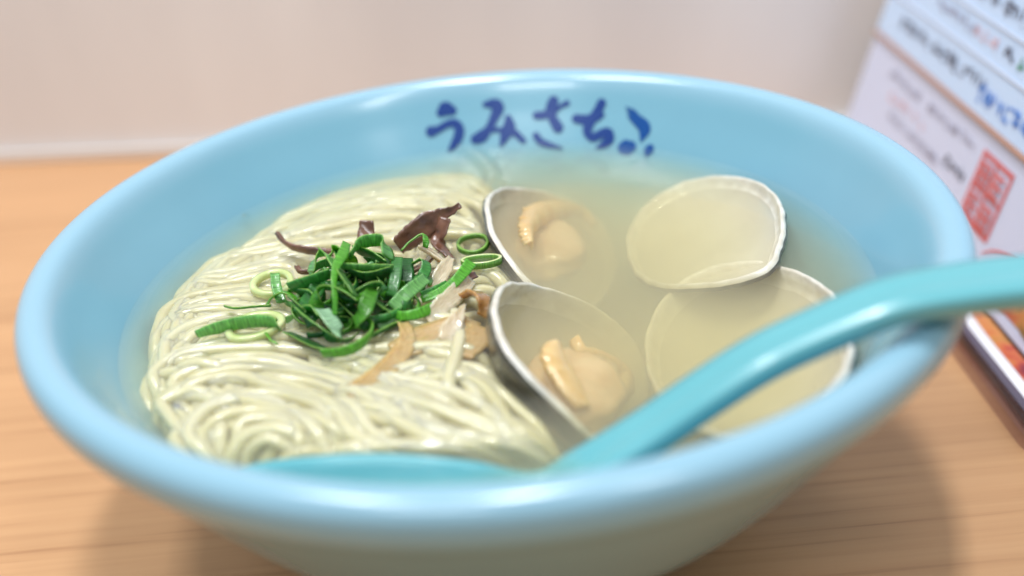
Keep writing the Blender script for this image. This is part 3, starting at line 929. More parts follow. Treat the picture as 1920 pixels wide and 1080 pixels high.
# ------------------------------------------------------------------ ribbons: scallions, wood ear, bamboo shoots
def px_ribbon(name, pts, width, ang, th, mats, taper=(1, 1), cup=0.0, rough_edge=0.0, seed=0.0, step=0.0006, side=1, twist=0.0, on_heap=False):
    """pts: (pixel x, pixel y, height in mm above the broth); ang: 0 lies flat, 90 stands on edge"""
    P = np.array([at(x, y, WATER + h / 1000) for x, y, h in pts])
    C = spline(P, step)
    if on_heap:                                       # lies on the strands, half sunk between them
        for _ in range(2):
            zz = np.array([max(pile_z(q), WATER - 0.0005) for q in C]) - 0.0001
            for _ in range(14): zz[1:-1] = (zz[:-2] + 2 * zz[1:-1] + zz[2:]) / 4
            add = np.interp(np.linspace(0, 1, len(C)), np.linspace(0, 1, len(pts)), [h / 1000 for _, _, h in pts])
            Cn = C.copy()
            for i in range(len(C)):
                d = C[i] - CAM; Cn[i] = CAM + d * ((zz[i] + add[i] - CAM[2]) / d[2])
            C = Cn
    n = len(C)
    T = np.gradient(C, axis=0)
    hor = np.cross(T, Z3); ln = np.linalg.norm(hor, axis=1)[:, None]
    hor = hor / np.maximum(ln, 1e-9)
    for i in range(1, n):
        if (hor[i] * hor[i - 1]).sum() < 0: hor[i] = -hor[i]
    u = np.linspace(0, 1, n)
    a = np.radians(ang + twist * (u - 0.5))[:, None]
    wv = np.cos(a) * hor * side + np.sin(a) * Z3
    widths = width / 1000 * np.interp(u, np.linspace(0, 1, len(taper)), taper)
    return ribbon(name, C, wv, widths, th / 1000, mats, cup / 1000, rough_edge / 1000, seed)

LEAF = [M['leaf'], M['leaf_edge']]
DK, MD, BR, LT, PL = (0.022, 0.15, 0.026), (0.060, 0.29, 0.055), (0.11, 0.40, 0.035), (0.17, 0.43, 0.12), (0.34, 0.52, 0.36)
SG = 'chopped scallion slices heaped on the noodles'
def heap_label(p):
    q = at(665, 545, WATER); dx, dy = p[0] - q[0], p[1] - q[1]; h = p[2] - WATER
    if h > 0.0065: return 'green scallion slice lying on top of the chopped scallion heap'
    if dx > 0.006 and dy > 0.002: return 'green scallion slice in the heap beside the brown wood ear'
    if dx > 0.006: return 'green scallion slice in the heap beside the bamboo shoots'
    if dx < -0.006: return 'green scallion slice in the heap on the side of the pale scallion rings'
    if dy < -0.004: return 'green scallion slice low at the front of the heap by the half ring'
    return 'dark green scallion slice down inside the chopped heap'
SC = [
    # points (px, py, mm above broth), width mm, angle, colour, taper, cup, label
    ([(500, 572, 0.3), (512, 556, 2.2), (532, 548, 3.6), (550, 557, 2.6), (562, 580, 0.6)], 1.6, 20, BR, (1, 1), 0, 'thin scallion hoop arching over the noodles beside the pale slice'),
    ([(515, 512, 5.0), (519, 540, 3.0), (528, 566, 1.0)], 2.4, 10, LT, (0.9, 1, 1), 0.3, 'short upright scallion sliver standing beside the thin hoop'),
    ([(424, 574, 0.8), (445, 577, 1.2), (475, 574, 1.0), (508, 572, 0.5)], 2.0, 35, MD, (0.8, 1, 0.7), 0.2, 'small curled scallion sliver on the noodles above the widest slice'),
    ([(369, 627, 1.0), (400, 617, 1.8), (440, 607, 2.2), (485, 602, 2.4), (515, 605, 2.0), (524, 614, 1.2)], 4.4, 70, LT, (0.55, 0.9, 1, 1, 1), 0.3, 'widest light green scallion strip lying out on the noodles'),
    ([(500, 626, 0.6), (508, 638, 0.8), (520, 645, 0.3)], 1.2, 50, BR, (1, 0.6), 0, 'tiny scallion thread under the widest light green strip'),
    ([(582, 510, 8.0), (590, 485, 10.5), (605, 472, 11.5), (622, 484, 11), (636, 508, 9.5)], 5.0, 50, LT, (1, 1.1, 1), 0.3, 'folded scallion leaf tenting up at the noodle side of the heap'),
    ([(612, 484, 9.5), (628, 466, 11), (650, 472, 10.8), (656, 492, 9.5)], 5.0, 45, (0.13, 0.36, 0.02), (1, 1), 0.4, 'bright yellow-green leaf patch at the top of the scallion heap'),
    ([(655, 480, 11), (672, 458, 12.6), (700, 450, 13), (722, 455, 12.2), (728, 482, 10)], 4.8, 62, LT, (0.8, 1, 1, 1), 0.3, 'broad scallion strip arching over the top of the heap'),
    ([(650, 456, 13), (642, 478, 13), (630, 500, 12.4), (626, 530, 11), (628, 560, 8.5), (628, 592, 5)], 1.7, 30, BR, (1.2, 1.5, 1, 0.7, 0.7), 0, 'long thin scallion thread hanging down the middle of the heap'),
    ([(546, 540, 6.2), (570, 531, 8), (596, 521, 9), (618, 513, 9.2)], 3.4, 72, MD, (1, 1, 1), 0.2, 'flat dark scallion strip sticking out toward the thin hoop'),
    ([(640, 498, 10.5), (672, 501, 10.5), (705, 502, 9.6), (735, 503, 8)], 2.6, 65, LT, (1, 1, 0.9), 0.2, None),
    ([(660, 512, 8), (690, 520, 8), (728, 512, 7)], 4.5, 60, DK, (1, 1), 0.3, None),
    ([(596, 592, 2.5), (592, 560, 6.5), (600, 540, 8.8), (622, 535, 9.8), (650, 545, 9.5), (676, 562, 8)], 3.6, 30, BR, (1, 1, 1), 0.2, 'scallion loop arching over the dark hollow in the heap'),
    ([(638, 508, 11), (652, 530, 10.5), (668, 554, 9)], 3.6, 55, LT, (0.9, 1.1, 0.8), 0.3, None),
    ([(668, 548, 8.5), (690, 536, 9.2), (712, 534, 8.6), (718, 548, 6.8)], 3.2, 50, MD, (1, 1, 1), 0.2, None),
    ([(700, 540, 8.4), (692, 560, 8), (682, 583, 6.4), (664, 606, 3.6)], 3.4, 35, BR, (0.8, 1, 1, 1), 0.3, None),
    ([(744, 482, 8.5), (743, 505, 7.5), (738, 535, 5.6), (732, 556, 3.6)], 2.7, 12, MD, (1, 1, 1), 0.2, 'straight dark scallion slice standing upright beside the wood ear'),
    ([(762, 484, 6.5), (764, 508, 5.2), (762, 530, 3.5)], 3.0, 15, DK, (1, 1), 0.2, None),
    ([(752, 470, 7), (770, 452, 8.4), (793, 439, 9.2), (799, 452, 8.4), (797, 464, 7)], 1.6, 40, BR, (0.7, 1, 1), 0, 'thin hooked scallion sliver lying over the brown wood ear'),
    ([(772, 494, 6), (790, 486, 6.6), (800, 496, 6), (792, 518, 4.6), (776, 530, 3.2)], 2.6, 40, MD, (1, 1, 1), 0.2, None),
    ([(800, 520, 5.5), (782, 534, 5.8), (760, 552, 5), (736, 578, 3)], 3.2, 45, LT, (0.8, 1, 1), 0.3, None),
    ([(884, 490, 6.0), (866, 514, 5), (845, 535, 3.8), (820, 550, 2.6), (790, 562, 1.6)], 2.6, 40, BR, (1.1, 1, 0.9, 0.7), 0.2, 'long bright scallion strip reaching out over the bamboo shoots'),
    ([(838, 530, 2.0), (815, 545, 1.8), (792, 556, 1.2)], 2.6, 50, MD, (0.5, 1), 0.2, None),
    ([(814, 576, 1.4), (790, 586, 2.2), (762, 592, 2.0), (734, 590, 1.6)], 2.4, 62, BR, (1.1, 1, 0.8), 0, 'smooth scallion strip lying on the broth beside the bamboo shoots'),
    ([(604, 578, 6.6), (618, 596, 5.6), (634, 618, 3.6), (642, 630, 2)], 4.0, 25, PL, (1, 1.1, 1), 0.4, 'pale grey-green scallion slice turned inside out at the front of the heap'),
    ([(560, 580, 4.5), (580, 598, 4.6), (606, 616, 3.4), (634, 636, 1.6)], 2.6, 50, MD, (1, 1, 0.8), 0.2, None),
    ([(574, 578, 5.0), (590, 578, 5.4), (604, 596, 4.2)], 3.0, 50, MD, (1, 1), 0.2, None),
    ([(604, 662, 0.6), (640, 660, 1.6), (672, 648, 2.4), (694, 628, 2.8), (694, 610, 2.2), (668, 606, 1.0), (645, 612, 0.3)], 3.0, 75, BR, (0.8, 1, 1, 1, 0.8), 0.2, 'half ring of scallion curling at the front edge of the heap'),
    ([(538, 622, 0.2), (570, 636, 0.3), (605, 652, 0.1), (640, 655, -0.5)], 4.5, 30, DK, (0.6, 1, 0.8), 0.3, None),
    ([(550, 560, 3), (566, 572, 4.2), (584, 590, 3.4), (572, 606, 1.4)], 3.6, 45, DK, (1, 1, 1), 0.3, None),
    ([(600, 520, 8), (592, 545, 6.5), (576, 566, 4.5), (560, 590, 2)], 3.6, 40, MD, (1, 1, 1), 0.3, None),
    ([(700, 560, 5), (716, 572, 4.4), (730, 590, 2), (708, 612, 0.8)], 3.6, 40, LT, (1, 1, 1), 0.3, None),
    ([(668, 640, 0.8), (700, 628, 1.0), (735, 610, 0.8), (760, 600, 0.2)], 2.6, 50, MD, (0.6, 1, 0.5), 0.2, None),
    ([(640, 560, 4.0), (660, 580, 3.4), (680, 600, 2)], 6.0, 40, DK, (1, 1, 1), 0.4, None),
    ([(610, 560, 3.0), (630, 580, 3), (650, 600, 2)], 6.0, 20, DK, (1, 1, 1), 0.4, None),
    ([(670, 470, 9.4), (700, 478, 9.8), (728, 496, 8.2)], 4.6, 58, MD, (1, 1, 1), 0.3, None),
    ([(690, 520, 5.0), (710, 540, 4.4), (728, 560, 2.4)], 5.0, 30, DK, (1, 1, 1), 0.4, None),
    ([(560, 548, 4.6), (590, 555, 5.4), (600, 576, 3.8)], 4.0, 60, MD, (1, 1, 1), 0.3, None),
    ([(640, 470, 10), (650, 490, 9.6), (662, 505, 8.4)], 5.0, 35, DK, (1, 1, 1), 0.4, None),
]
for k, (pts, w, ang, c, tp, cup, lab) in enumerate(SC):
    o = px_ribbon('scallion_slice', pts, w * 1.02, ang, 0.50, LEAF, tp, cup, 0.10, k * 3.7)
    v = 1 + 0.22 * math.sin(k * 12.9)
    o.color = (c[0] * v, c[1] * v, c[2] * v, 1)
    if lab: tag(o, lab, 'scallion', SG)
    else: tag(o, heap_label(np.mean([at(a, b, WATER + h / 1000) for a, b, h in pts], axis=0)), 'scallion', SG)
# filler slices inside the heap
cx, cy, _ = at(665, 560, WATER)
for k in range(64):
    a = rng.uniform(0, 6.28); rr = 0.0142 * math.sqrt(rng.random())
    x, y = cx + rr * 1.05 * math.cos(a), cy + rr * math.sin(a)
    hgt = max(0.4, 7.6 * (1 - (rr / 0.0150) ** 2)) * rng.uniform(0.35, 1.0)
    R0 = rng.uniform(0.0032, 0.0058); a0 = rng.uniform(0, 6.28); span = rng.uniform(1.6, 4.2)
    tl = rng.uniform(-0.9, 0.9); tz = rng.uniform(0, 6.28)
    u = np.linspace(0, 1, 26)
    ang = a0 + span * (u - 0.5)
    loc = np.stack([R0 * np.cos(ang), R0 * rng.uniform(0.55, 1) * np.sin(ang), 0 * u], -1)
    rot = np.array(Matrix.Rotation(tz, 3, 'Z') @ Matrix.Rotation(tl, 3, 'X'))
    C = loc @ rot.T + np.array([x, y, WATER + hgt / 1000])
    wv = np.tile(rot @ np.array([0, 0, 1.0]), (26, 1))
    o = ribbon('scallion_slice', C, wv, np.full(26, rng.uniform(0.0012, 0.0025)), 0.00045, LEAF, 0.0002, 0.0001, k * 1.3)
    c = rng.choice([DK, DK, MD, MD, LT, BR]); v = rng.uniform(0.8, 1.2)
    o.color = (c[0] * v, c[1] * v, c[2] * v, 1)
    tag(o, heap_label(C.mean(0)), 'scallion', SG)

def ring_slice(px, py, h, rx, ry, wall, height, mats, label, tiltx=0.0, rot=0.0):
    c = at(px, py, WATER + h / 1000)
    if h > 0.5: c = at(px, py, max(pile_z(c), WATER) + 0.0003)
    n = 48; V, F, FM, UV = [], [], [], []
    for k in range(n):
        a = 2 * math.pi * k / n
        d = np.array([math.cos(a), math.sin(a), 0]); wob = 1 + 0.05 * math.sin(2 * a + px) + 0.03 * math.sin(3 * a + py)
        for (q, z) in ((1, 0), (1, 1), (0.6, 1.08), (0, 1), (0, 0)):
            p = np.array([d[0] * (rx - wall * (1 - q)) * wob, d[1] * (ry - wall * (1 - q)) * wob, (z - 0.5) * height]) / 1000
            p = np.array(Matrix.Rotation(rot, 3, 'Z') @ Matrix.Rotation(tiltx, 3, 'X') @ Vector(p))
            V.append(c + p); UV.append((k / n * 60, z * height))
    for k in range(n):
        k2 = (k + 1) % n
        for j in range(5):
            j2 = (j + 1) % 5
            F.append((k * 5 + j, k2 * 5 + j, k2 * 5 + j2, k * 5 + j2)); FM.append(1 if j in (1, 2) else 0)
    o = mesh_obj('scallion_ring', V, F, mats, None, True, UV, FM)
    o.color = (0.16, 0.38, 0.06, 1)
    return tag(o, label, 'scallion', 'scallion rings afloat on the broth')
PALE = [M['leaf'], M['leaf_pale']]
ring_slice(887, 458, 0.4, 4.0, 4.6, 0.7, 1.3, [M['leaf'], M['leaf_edge']], 'thin open scallion ring afloat against the clam shell', 0.1)
ring_slice(903, 490, 0.3, 5.4, 3.4, 0.9, 1.6, PALE, 'oval pale scallion ring afloat just in front of the thin open ring', -0.15)
ring_slice(511, 532, 0.6, 5.2, 6.2, 1.5, 1.6, [M['leaf_pale'], M['leaf_pale']], 'pale whitish-green scallion ring half sunk in the noodles', 0.05)
ring_slice(478, 612, 0.6, 6.8, 5.6, 1.6, 1.4, [M['leaf_pale'], M['leaf_pale']], 'pale yellow-green scallion ring under the widest light green strip', 0.05, 0.3)

# wood ear mushroom
WG = 'wood ear mushroom strips among the scallions'
EAR = [M['wood_ear'], M['wood_ear']]
WE = [
    ([(520, 434, 5.2), (532, 450, 3.6), (552, 463, 2.2), (585, 470, 1.4), (625, 474, 1.0)], 3.4, 60, (0.25, 0.9, 1.0, 0.9, 0.7), 'pointed brown wood ear strip sticking out over the noodles', 0.5),
    ([(688, 413, 7.5), (687, 430, 5.5), (686, 452, 3.2)], 4.3, 12, (0.8, 1.0, 1.0), 'short square tab of wood ear standing behind the scallion heap', 0.3),
    ([(862, 384, 11.0), (845, 396, 9.5), (818, 410, 7.6), (785, 432, 5.2), (745, 462, 2.2)], 5.6, 72, (0.3, 0.55, 1.2, 1.15, 0.8), 'largest ragged brown wood ear piece rising to a horn behind the scallions', 0.9),
    ([(836, 408, 8.2), (828, 432, 5.5), (822, 456, 2.6), (846, 484, 0.4)], 3.8, 25, (0.7, 1, 1.0, 0.8), 'brown wood ear flap curving down beside the bamboo shoots', 0.6),
    ([(556, 498, 2.0), (564, 507, 1.4), (580, 508, 0.9)], 1.6, 40, (0.8, 1, 1), 'tiny dark wood ear tip poking out beside the folded scallion leaf', 0.2),
    ([(893, 514, 1.6), (880, 519, 1.8), (866, 527, 1.0)], 1.8, 45, (0.7, 1, 1), 'tiny dark wood ear scrap under the long bright scallion strip', 0.4),
    ([(700, 512, 2.4), (740, 516, 2.2), (785, 500, 2.0), (812, 478, 1.8)], 5.0, 20, (1, 1, 1, 0.8), 'dark wood ear piece lying in the gap at the back of the scallions', 0.6),
]
for k, (pts, w, ang, tp, lab, re) in enumerate(WE):
    o = px_ribbon('wood_ear', pts, w, ang, 0.9, EAR, tp, 0.5, re, 11.0 + k * 5.1, twist=25)
    tag(o, lab, 'mushroom', WG)

# bamboo shoots
BG = 'bamboo shoot strips beside the scallions'
ME = [
    ([(792, 462, 5.0), (812, 474, 4.4), (836, 492, 2.6)], 3.2, 30, (1, 1, 0.8), 'menma_pale', 'greyish bamboo shoot end tilted up against the wood ear', 1.2),
    ([(846, 482, 3.6), (836, 500, 3.4), (822, 524, 2.0), (806, 550, 0.5)], 3.6, 35, (0.5, 1, 1.1, 0.8), 'menma_pale', 'pale translucent bamboo shoot flake under the long scallion strip', 0.8),
    ([(872, 570, 3.4), (860, 590, 2.6), (848, 615, 1.2), (842, 640, -0.3)], 4.8, 25, (0.1, 0.55, 1.0, 1.1), 'menma_pale', 'pointed pale bamboo shoot sliver with its tip out of the broth', 0.9),
    ([(756, 604, 1.6), (764, 626, 0.9), (756, 655, 0.4), (724, 690, 0.3), (690, 716, 0.3), (650, 736, 0.0)], 4.6, 15, (0.6, 0.8, 1.0, 1.0, 1.0, 0.8), 'menma', 'long curved tan bamboo shoot strip running out over the noodles', 1.0),
    ([(884, 598, 0.3), (838, 618, 0.3), (788, 636, 0.1), (738, 660, -0.3)], 8.0, 12, (0.7, 1, 1, 0.7), 'menma', 'broad tan bamboo shoot sheet just under the broth', 1.0),
    ([(905, 612, 0.2), (888, 640, 0.1), (866, 664, -0.2)], 7.0, 12, (0.9, 1, 0.7), 'menma', 'sunken tan bamboo shoot piece next to the dark grey clam shell', 1.0),
    ([(868, 552, 2.4), (888, 546, 3.8), (905, 556, 4.0), (912, 574, 2.6), (905, 594, 0.4)], 4.2, 30, (0.8, 1.1, 1.1, 0.8), 'menma_amber', 'curled amber bamboo shoot piece beside the dark grey clam shell', 1.2),
    ([(884, 522, 2.6), (858, 548, 2.6), (832, 570, 1.8), (800, 598, 0.6)], 4.6, 40, (0.6, 1, 1, 0.7), 'menma_pale', 'thin pale bamboo shoot strip parallel to the long bright scallion strip', 0.7),
]
for k, (pts, w, ang, tp, mt, lab, th) in enumerate(ME):
    o = px_ribbon('bamboo_shoot', pts, w, ang, th, [M[mt], M[mt]], tp, 0.5, 0.35, 31.0 + k * 4.7, on_heap=(mt == 'menma'))
    tag(o, lab, 'bamboo shoot', BG)

# ------------------------------------------------------------------ spoon
def build_spoon():
    root = empty('soup_spoon')
    tag(root, 'turquoise ceramic soup spoon resting in the bowl with its handle over the rim', 'spoon')
    P0 = np.array([0.008, -0.0735]); D0 = np.array([1.0, 0.125]); D0 /= np.linalg.norm(D0); N0 = np.array([-D0[1], D0[0]])
    def on_plane(px, py):
        d = ray(px, py)
        t = ((P0 - CAM[:2]) @ N0) / (d[:2] @ N0)
        return CAM + d * t
    ctr = [on_plane(x, y) for x, y in ((1010, 918), (1075, 880), (1140, 840), (1216, 792), (1318, 722), (1420, 658), (1522, 609), (1660, 553), (1766, 530), (1920, 510), (2080, 500))]
    z1 = ctr[0][2]
    path = [np.array(q) for q in ((-0.056, -0.0665, WATER - 0.0024), (-0.050, -0.0695, WATER + 0.0010), (-0.036, -0.0745, WATER + 0.0034), (-0.022, -0.0760, WATER + 0.0034),
                                  (-0.007, -0.0765, WATER + 0.0012))] + ctr
    #            width, depth, thickness in mm at the path points
    prm = [(4, 2.0, 2), (10, 6, 2), (15.5, 11, 2.2), (15.5, 11, 2.6), (13, 8, 4), (11.5, 5, 6), (10.6, 3.8, 5.5), (10.4, 3.0, 6)] + [(10.4, 2.4, 6.2)] * 4 + [(11.4, 2.2, 6.2), (12.6, 2.2, 6.6), (13.6, 2.2, 7), (14, 2.2, 7)]
    Q = spline(np.c_[np.array(path), np.array(prm) / 1000.0], 0.0012)
    C = Q[:, :3]
    T = np.gradient(C, axis=0); T /= np.linalg.norm(T, axis=1)[:, None]
    lat = np.array([N0[0], N0[1], 0.0])
    m = 12; V = []
    for i in range(len(C)):
        w, d, th = Q[i, 3:6]
        up = np.cross(T[i], lat); up /= np.linalg.norm(up)
        if up[2] < 0: up = -up
        gut = max(d - 0.0026, 0.0) + 0.0010            # how deep the inside is hollowed
        outer, inner = [], []
        for k in range(m + 1):
            a = k / m * 2 - 1
            a = math.copysign(abs(a) ** 0.85, a)
            outer.append(C[i] + lat * (a * w / 2) - up * ((d + th * 0.55) * (1 - abs(a) ** (2.6 if th < 0.003 else 4.5)) ** 0.8))
            b = a * (1 - 0.0016 / w)
            inner.append(C[i] + lat * (b * w / 2 * 0.94) - up * (gut * (1 - abs(a) ** 2.0) - 0.0013 * (1 - abs(a) ** 6)))
        V += outer + inner[::-1]
    per = 2 * (m + 1); n = len(C)
    split = int(np.argmin(np.linalg.norm(C - ctr[0], axis=1)))
    for nm, i0, i1 in (('spoon_bowl', 0, split), ('spoon_handle', split, n - 1)):
        vs = V[i0 * per:(i1 + 1) * per]; F = []
        for i in range(i1 - i0):
            for k in range(per):
                k2 = (k + 1) % per
                F.append((i * per + k, i * per + k2, (i + 1) * per + k2, (i + 1) * per + k))
        if i0 == 0: F.append(tuple(range(per))[::-1])
        else: F.append(tuple((i1 - i0) * per + k for k in range(per)))
        o = mesh_obj(nm, vs, F, M['spoon'], root)
        bm = bmesh.new(); bm.from_mesh(o.data); bmesh.ops.recalc_face_normals(bm, faces=bm.faces); bm.to_mesh(o.data); bm.free()
build_spoon()

# ------------------------------------------------------------------ menu stand
def build_menu():
    LEAN = math.radians(16); XB, ZB = 0.1480, 0.006
    up = np.array([math.sin(LEAN), 0, math.cos(LEAN)]); fwd = np.array([0, 1.0, 0]); nrm = np.array([-math.cos(LEAN), 0, math.sin(LEAN)])
    root = empty('menu_stand', (0.15, 0.10, 0))
    tag(root, 'clear acrylic table stand holding printed menu cards beside the bowl', 'menu stand')
    def P(y, s, d=0.0): return np.array([XB, 0, ZB]) + fwd * y + up * s + nrm * d
    def slab(name, y0, y1, s0, s1, d0, d1, mat, parent):
        vs = [P(y, s, d) for d in (d0, d1) for (y, s) in ((y0, s0), (y1, s0), (y1, s1), (y0, s1))]
        fs = [(0, 1, 2, 3), (7, 6, 5, 4), (0, 4, 5, 1), (1, 5, 6, 2), (2, 6, 7, 3), (3, 7, 4, 0)]
        o = mesh_obj(name, vs, fs, mat, None, False)
        bm = bmesh.new(); bm.from_mesh(o.data); bmesh.ops.recalc_face_normals(bm, faces=bm.faces); bm.to_mesh(o.data); bm.free()
        o.parent = parent
        pl = Vector((0, 0, 0)); q = parent
        while q is not None: pl += Vector(q.location); q = q.parent
        o.location = -pl
        return o
    base = box_obj('stand_base', (0.1325, -0.012, 0.0003), (0.215, 0.205, 0.0045), M['acrylic'])
    bm = bmesh.new(); bm.from_mesh(base.data)
    vert = [e for e in bm.edges if abs(e.verts[0].co.z - e.verts[1].co.z) > 0.003]
    bmesh.ops.bevel(bm, geom=vert, offset=0.010, segments=8, profile=0.5, affect='EDGES')
    bm.to_mesh(base.data); bm.free()
    adopt(root, base)
    foot = box_obj('foot_card', (0.1395, -0.004, 0.0047), (0.1474, 0.202, 0.0052), M['paper']); adopt(root, foot)
    base_shade = box_obj('shade_strip', (0.1366, -0.002, 0.0047), (0.1391, 0.201, 0.0058), M['base_shade'], bevel=0.0003); adopt(root, base_shade)  # dark strip added to stand for shade and reflection along the base
    lip = box_obj('base_lip', (0.1340, -0.006, 0.0047), (0.1356, 0.200, 0.0070), M['acrylic'], bevel=0.0006); adopt(root, lip)
    back = slab('back_panel', -0.008, 0.204, -0.0012, 0.150, -0.0035, -0.0012, M['acrylic'], root)
    low = slab('menu_card', -0.004, 0.203, 0.0003, 0.0440, -0.0010, 0.0002, M['paper_warm'], root)
    low['label'] = 'lower warm white card with a red square seal'
    strip = slab('card_edge', -0.004, 0.2035, 0.0442, 0.0452, -0.0009, 0.0016, M['brown_line'], root)
    up1 = slab('menu_card', -0.004, 0.2035, 0.0454, 0.145, -0.0010, 0.0004, M['paper_cool'], root)
    up1['label'] = 'upper cool white card printed with rows of text'
    r2 = random.Random(11)
    def glyph_row(parent, y0, y1, s, h, mat, depth, dens=1.0):
        """a row of small characters: each is a few crossing strokes"""
        vs, fs = [], []
        y = y0; pitch = h * 0.95
        while y > y1:
            if r2.random() < 0.93:
                for _ in range(r2.randint(3, 5)):
                    a, b = r2.uniform(0, 0.8) * h, r2.uniform(0, 0.8) * h
                    if r2.random() < 0.5: q = (y - a, s + b, y - a - h * r2.uniform(0.3, 0.7), s + b + r2.uniform(-0.1, 0.1) * h)
                    else: q = (y - a, s + h * r2.uniform(0.5, 0.95), y - a - r2.uniform(-0.25, 0.25) * h, s + r2.uniform(0, 0.3) * h)
                    y_a, s_a, y_b, s_b = q
                    s_b = min(max(s_b, s), s + h); y_b = max(y_b, y - h * 0.9)
                    d = np.array([y_b - y_a, s_b - s_a]); ln = np.linalg.norm(d) + 1e-9; d /= ln
                    w = np.array([-d[1], d[0]]) * h * 0.075
                    k = len(vs)
                    z = depth + 0.00006 * (len(fs) % 7)
                    for (aa, bb) in ((y_a + w[0], s_a + w[1]), (y_b + w[0], s_b + w[1]), (y_b - w[0], s_b - w[1]), (y_a - w[0], s_a - w[1])):
                        vs.append(P(aa, bb, z))
                    fs.append((k, k + 1, k + 2, k + 3))
            y -= pitch
        o = mesh_obj('text_row', vs, fs, mat, None, False)
        o.parent = parent
        o.location = -(Vector(root.location) + Vector(parent.location))
        return o
    dl, du = 0.0004, 0.0006
    for parent in (low, up1):
        parent.location = -Vector(root.location)
    def row(parent, y0, y1, s, h, mat):
        return glyph_row(parent, y0, y1, s, h, M[mat], dl if parent is low else du)
    # upper card rows; y runs away from the viewer, so text starts at the far end
    row(up1, 0.185, 0.110, 0.0520, 0.0055, 'print_black')
    row(up1, 0.112, 0.060, 0.0490, 0.0070, 'print_blue')
    row(up1, 0.160, 0.128, 0.0660, 0.0045, 'print_grey')
    row(up1, 0.126, 0.110, 0.0655, 0.0045, 'print_pink')
    row(up1, 0.110, 0.098, 0.0655, 0.0048, 'print_black')
    row(up1, 0.094, 0.070, 0.0640, 0.0055, 'print_green')
    row(up1, 0.150, 0.094, 0.0765, 0.0060, 'print_black')
    row(up1, 0.092, 0.078, 0.0760, 0.0065, 'print_red')
    fold1 = slab('card_fold', -0.004, 0.2035, 0.0610, 0.0614, 0.0006, 0.0010, M['paper'], root)
    fold2 = slab('card_fold', -0.004, 0.2035, 0.0725, 0.0729, 0.0006, 0.0010, M['paper'], root)
    # lower card rows
    row(low, 0.178, 0.100, 0.0345, 0.0042, 'print_grey')
    row(low, 0.172, 0.140, 0.0275, 0.0042, 'print_pink')
    row(low, 0.168, 0.120, 0.0215, 0.0040, 'print_grey')
    row(low, 0.115, 0.098, 0.0240, 0.0046, 'print_black')
    # square seal: rounded frame, centre cross and four carved characters
    y0, y1, s0, s1 = 0.0925, 0.0705, 0.0155, 0.0385
    fr = 0.0016
    seal = []
    for (a, b, c, d) in ((y0, y0 - fr, s0, s1), (y1 + fr, y1, s0, s1), (y0, y1, s0, s0 + fr), (y0, y1, s1 - fr, s1),
                         ((y0 + y1) / 2 + 0.0005, (y0 + y1) / 2 - 0.0005, s0, s1), (y0, y1, (s0 + s1) / 2 - 0.0005, (s0 + s1) / 2 + 0.0005)):
        seal.append((a, b, c, d))
    for iy in range(2):
        for js in range(2):
            cy0 = y0 - 0.0020 - iy * 0.0100; cs0 = s0 + 0.0022 + js * 0.0105
            for q in range(3): seal.append((cy0, cy0 - 0.0078, cs0 + q * 0.0032, cs0 + q * 0.0032 + 0.0011))
            for q in range(2 + (iy + js) % 2): seal.append((cy0 - 0.001 - q * 0.0028, cy0 - 0.0020 - q * 0.0028, cs0, cs0 + 0.0075))
    vs, fs = [], []
    for i, (a, b, c, d) in enumerate(seal):
        k = len(vs); z = dl + 0.00004 * i
        for (yy, ss) in ((a, c), (b, c), (b, d), (a, d)): vs.append(P(yy, ss, z))
        fs.append((k, k + 1, k + 2, k + 3))
    o = mesh_obj('red_seal', vs, fs, M['print_red'], None, False); o.parent = low; o.location = (0, 0, 0)
    # printed food picture low on the card, near end
    def patch(name, poly, mat, z):
        Q = closed_spline([(a, b, 0) for a, b in poly], 40)
        vs = [P(a, b, z) for a, b, _ in Q]
        o = mesh_obj(name, vs, [tuple(range(len(vs)))], mat, None, False); o.parent = low; o.location = (0, 0, 0)
    patch('food_picture', [(0.060, 0.0050), (0.058, 0.0120), (0.045, 0.0150), (0.020, 0.0160), (-0.002, 0.0140), (-0.002, 0.0060), (0.020, 0.0045), (0.040, 0.0042)], M['photo'], 0.0005)
    Q = closed_spline([(0.1432, 0.054, 0), (0.1475, 0.058, 0), (0.1474, 0.020, 0), (0.1474, -0.003, 0), (0.1430, -0.003, 0), (0.1428, 0.020, 0)], 36)
    o = mesh_obj('food_picture', [(min(a, 0.1473), b, 0.0054) for a, b, _ in Q], [tuple(range(36))], M['photo'], None, False)
    o.parent = foot; o.location = -(Vector(root.location) + Vector(foot.location))
    patch('picture_olive', [(0.036, 0.0042), (0.030, 0.0070), (0.015, 0.0090), (0.0, 0.0080), (0.0, 0.0040), (0.018, 0.0035)], M['photo_dark'], 0.0007)  # olive patch printed in the food picture
    patch('picture_garnish', [(0.060, 0.0068), (0.058, 0.0110), (0.052, 0.0115), (0.050, 0.0080)], M['photo_purple'], 0.0009)
    L = spline([(0.070, 0.0120, 0), (0.064, 0.0158, 0), (0.052, 0.0190, 0), (0.036, 0.0205, 0)], 0.001)
    vs, fs = [], []
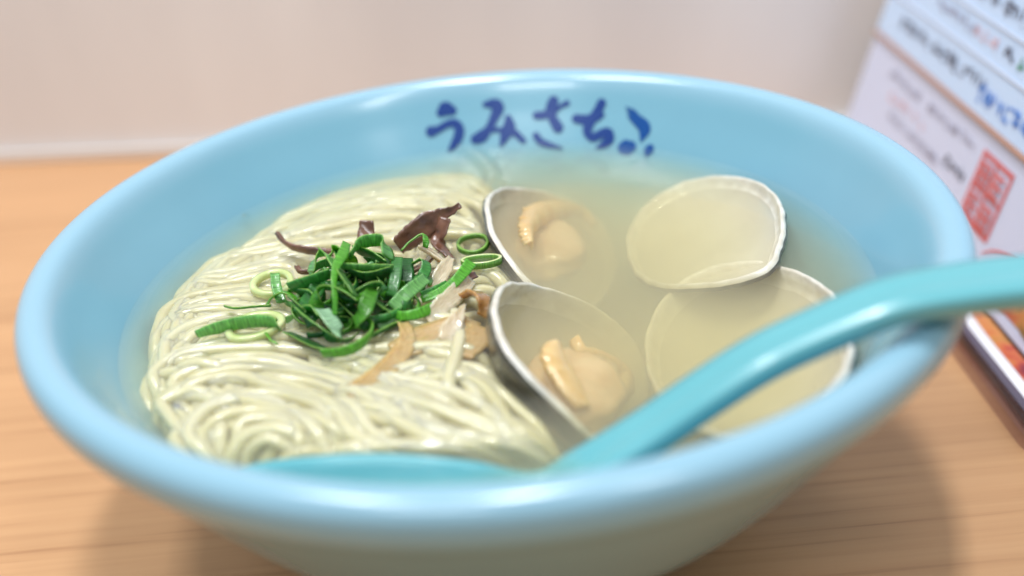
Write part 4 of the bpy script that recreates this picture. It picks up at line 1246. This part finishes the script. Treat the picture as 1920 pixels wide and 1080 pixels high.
    for i, (a, b, _) in enumerate(L):
        vs += [P(a, b, 0.0006), P(a, b + 0.0008, 0.0006)]
        if i: fs.append((2 * i - 2, 2 * i, 2 * i + 1, 2 * i - 1))
    o = mesh_obj('picture_rim', vs, fs, M['print_red'], None, False); o.parent = low; o.location = (0, 0, 0)
build_menu()

# ------------------------------------------------------------------ air bubbles clinging at the broth surface
def mat_bubble():
    m, nt, b, out = new_mat('bubble_film'); nt.nodes.remove(b)
    tr = N(nt, 'ShaderNodeBsdfTransparent'); gl = N(nt, 'ShaderNodeBsdfGlossy'); gl.inputs['Roughness'].default_value = 0.02
    fr = N(nt, 'ShaderNodeLayerWeight'); fr.inputs['Blend'].default_value = 0.25
    ms = N(nt, 'ShaderNodeMixShader')
    nt.links.new(fr.outputs['Fresnel'], ms.inputs[0]); nt.links.new(tr.outputs[0], ms.inputs[1]); nt.links.new(gl.outputs[0], ms.inputs[2])
    nt.links.new(ms.outputs[0], out.inputs['Surface'])
    return m
BUB = mat_bubble()
for px, py, r, lab in ((1096, 816, 1.25, 'air bubble at the foot of the dark grey clam shell'), (1062, 800, 0.8, 'small air bubble along the dark back of the clam shell'),
                       (1569, 716, 1.2, 'air bubble on the margin of the empty shell half behind the spoon handle'), (461, 405, 0.9, 'lone air bubble on the broth between noodles and bare bowl wall'),
                       (540, 440, 0.7, 'tiny air bubble beside the pointed wood ear strip'), (820, 455, 0.8, 'tiny air bubble between the wood ear flap and the scallion ring'),
                       (1150, 800, 0.7, 'tiny air bubble on the broth beside the turquoise spoon handle')):
    c = at(px, py, WATER + 0.0004); c[2] = max(WATER, pile_z(c)) + 0.0002 * r
    V, F = [], []; nu, nv = 16, 8
    for j in range(nv + 1):
        t = math.pi * 0.56 * j / nv
        for i in range(nu):
            a = 2 * math.pi * i / nu
            V.append(c + 0.001 * r * np.array([math.sin(t) * math.cos(a), math.sin(t) * math.sin(a), math.cos(t)]))
    for j in range(nv):
        for i in range(nu):
            i2 = (i + 1) % nu; F.append((j * nu + i, (j + 1) * nu + i, (j + 1) * nu + i2, j * nu + i2))
    tag(mesh_obj('air_bubble', V, F, BUB), lab, 'bubble', 'air bubbles on the broth')
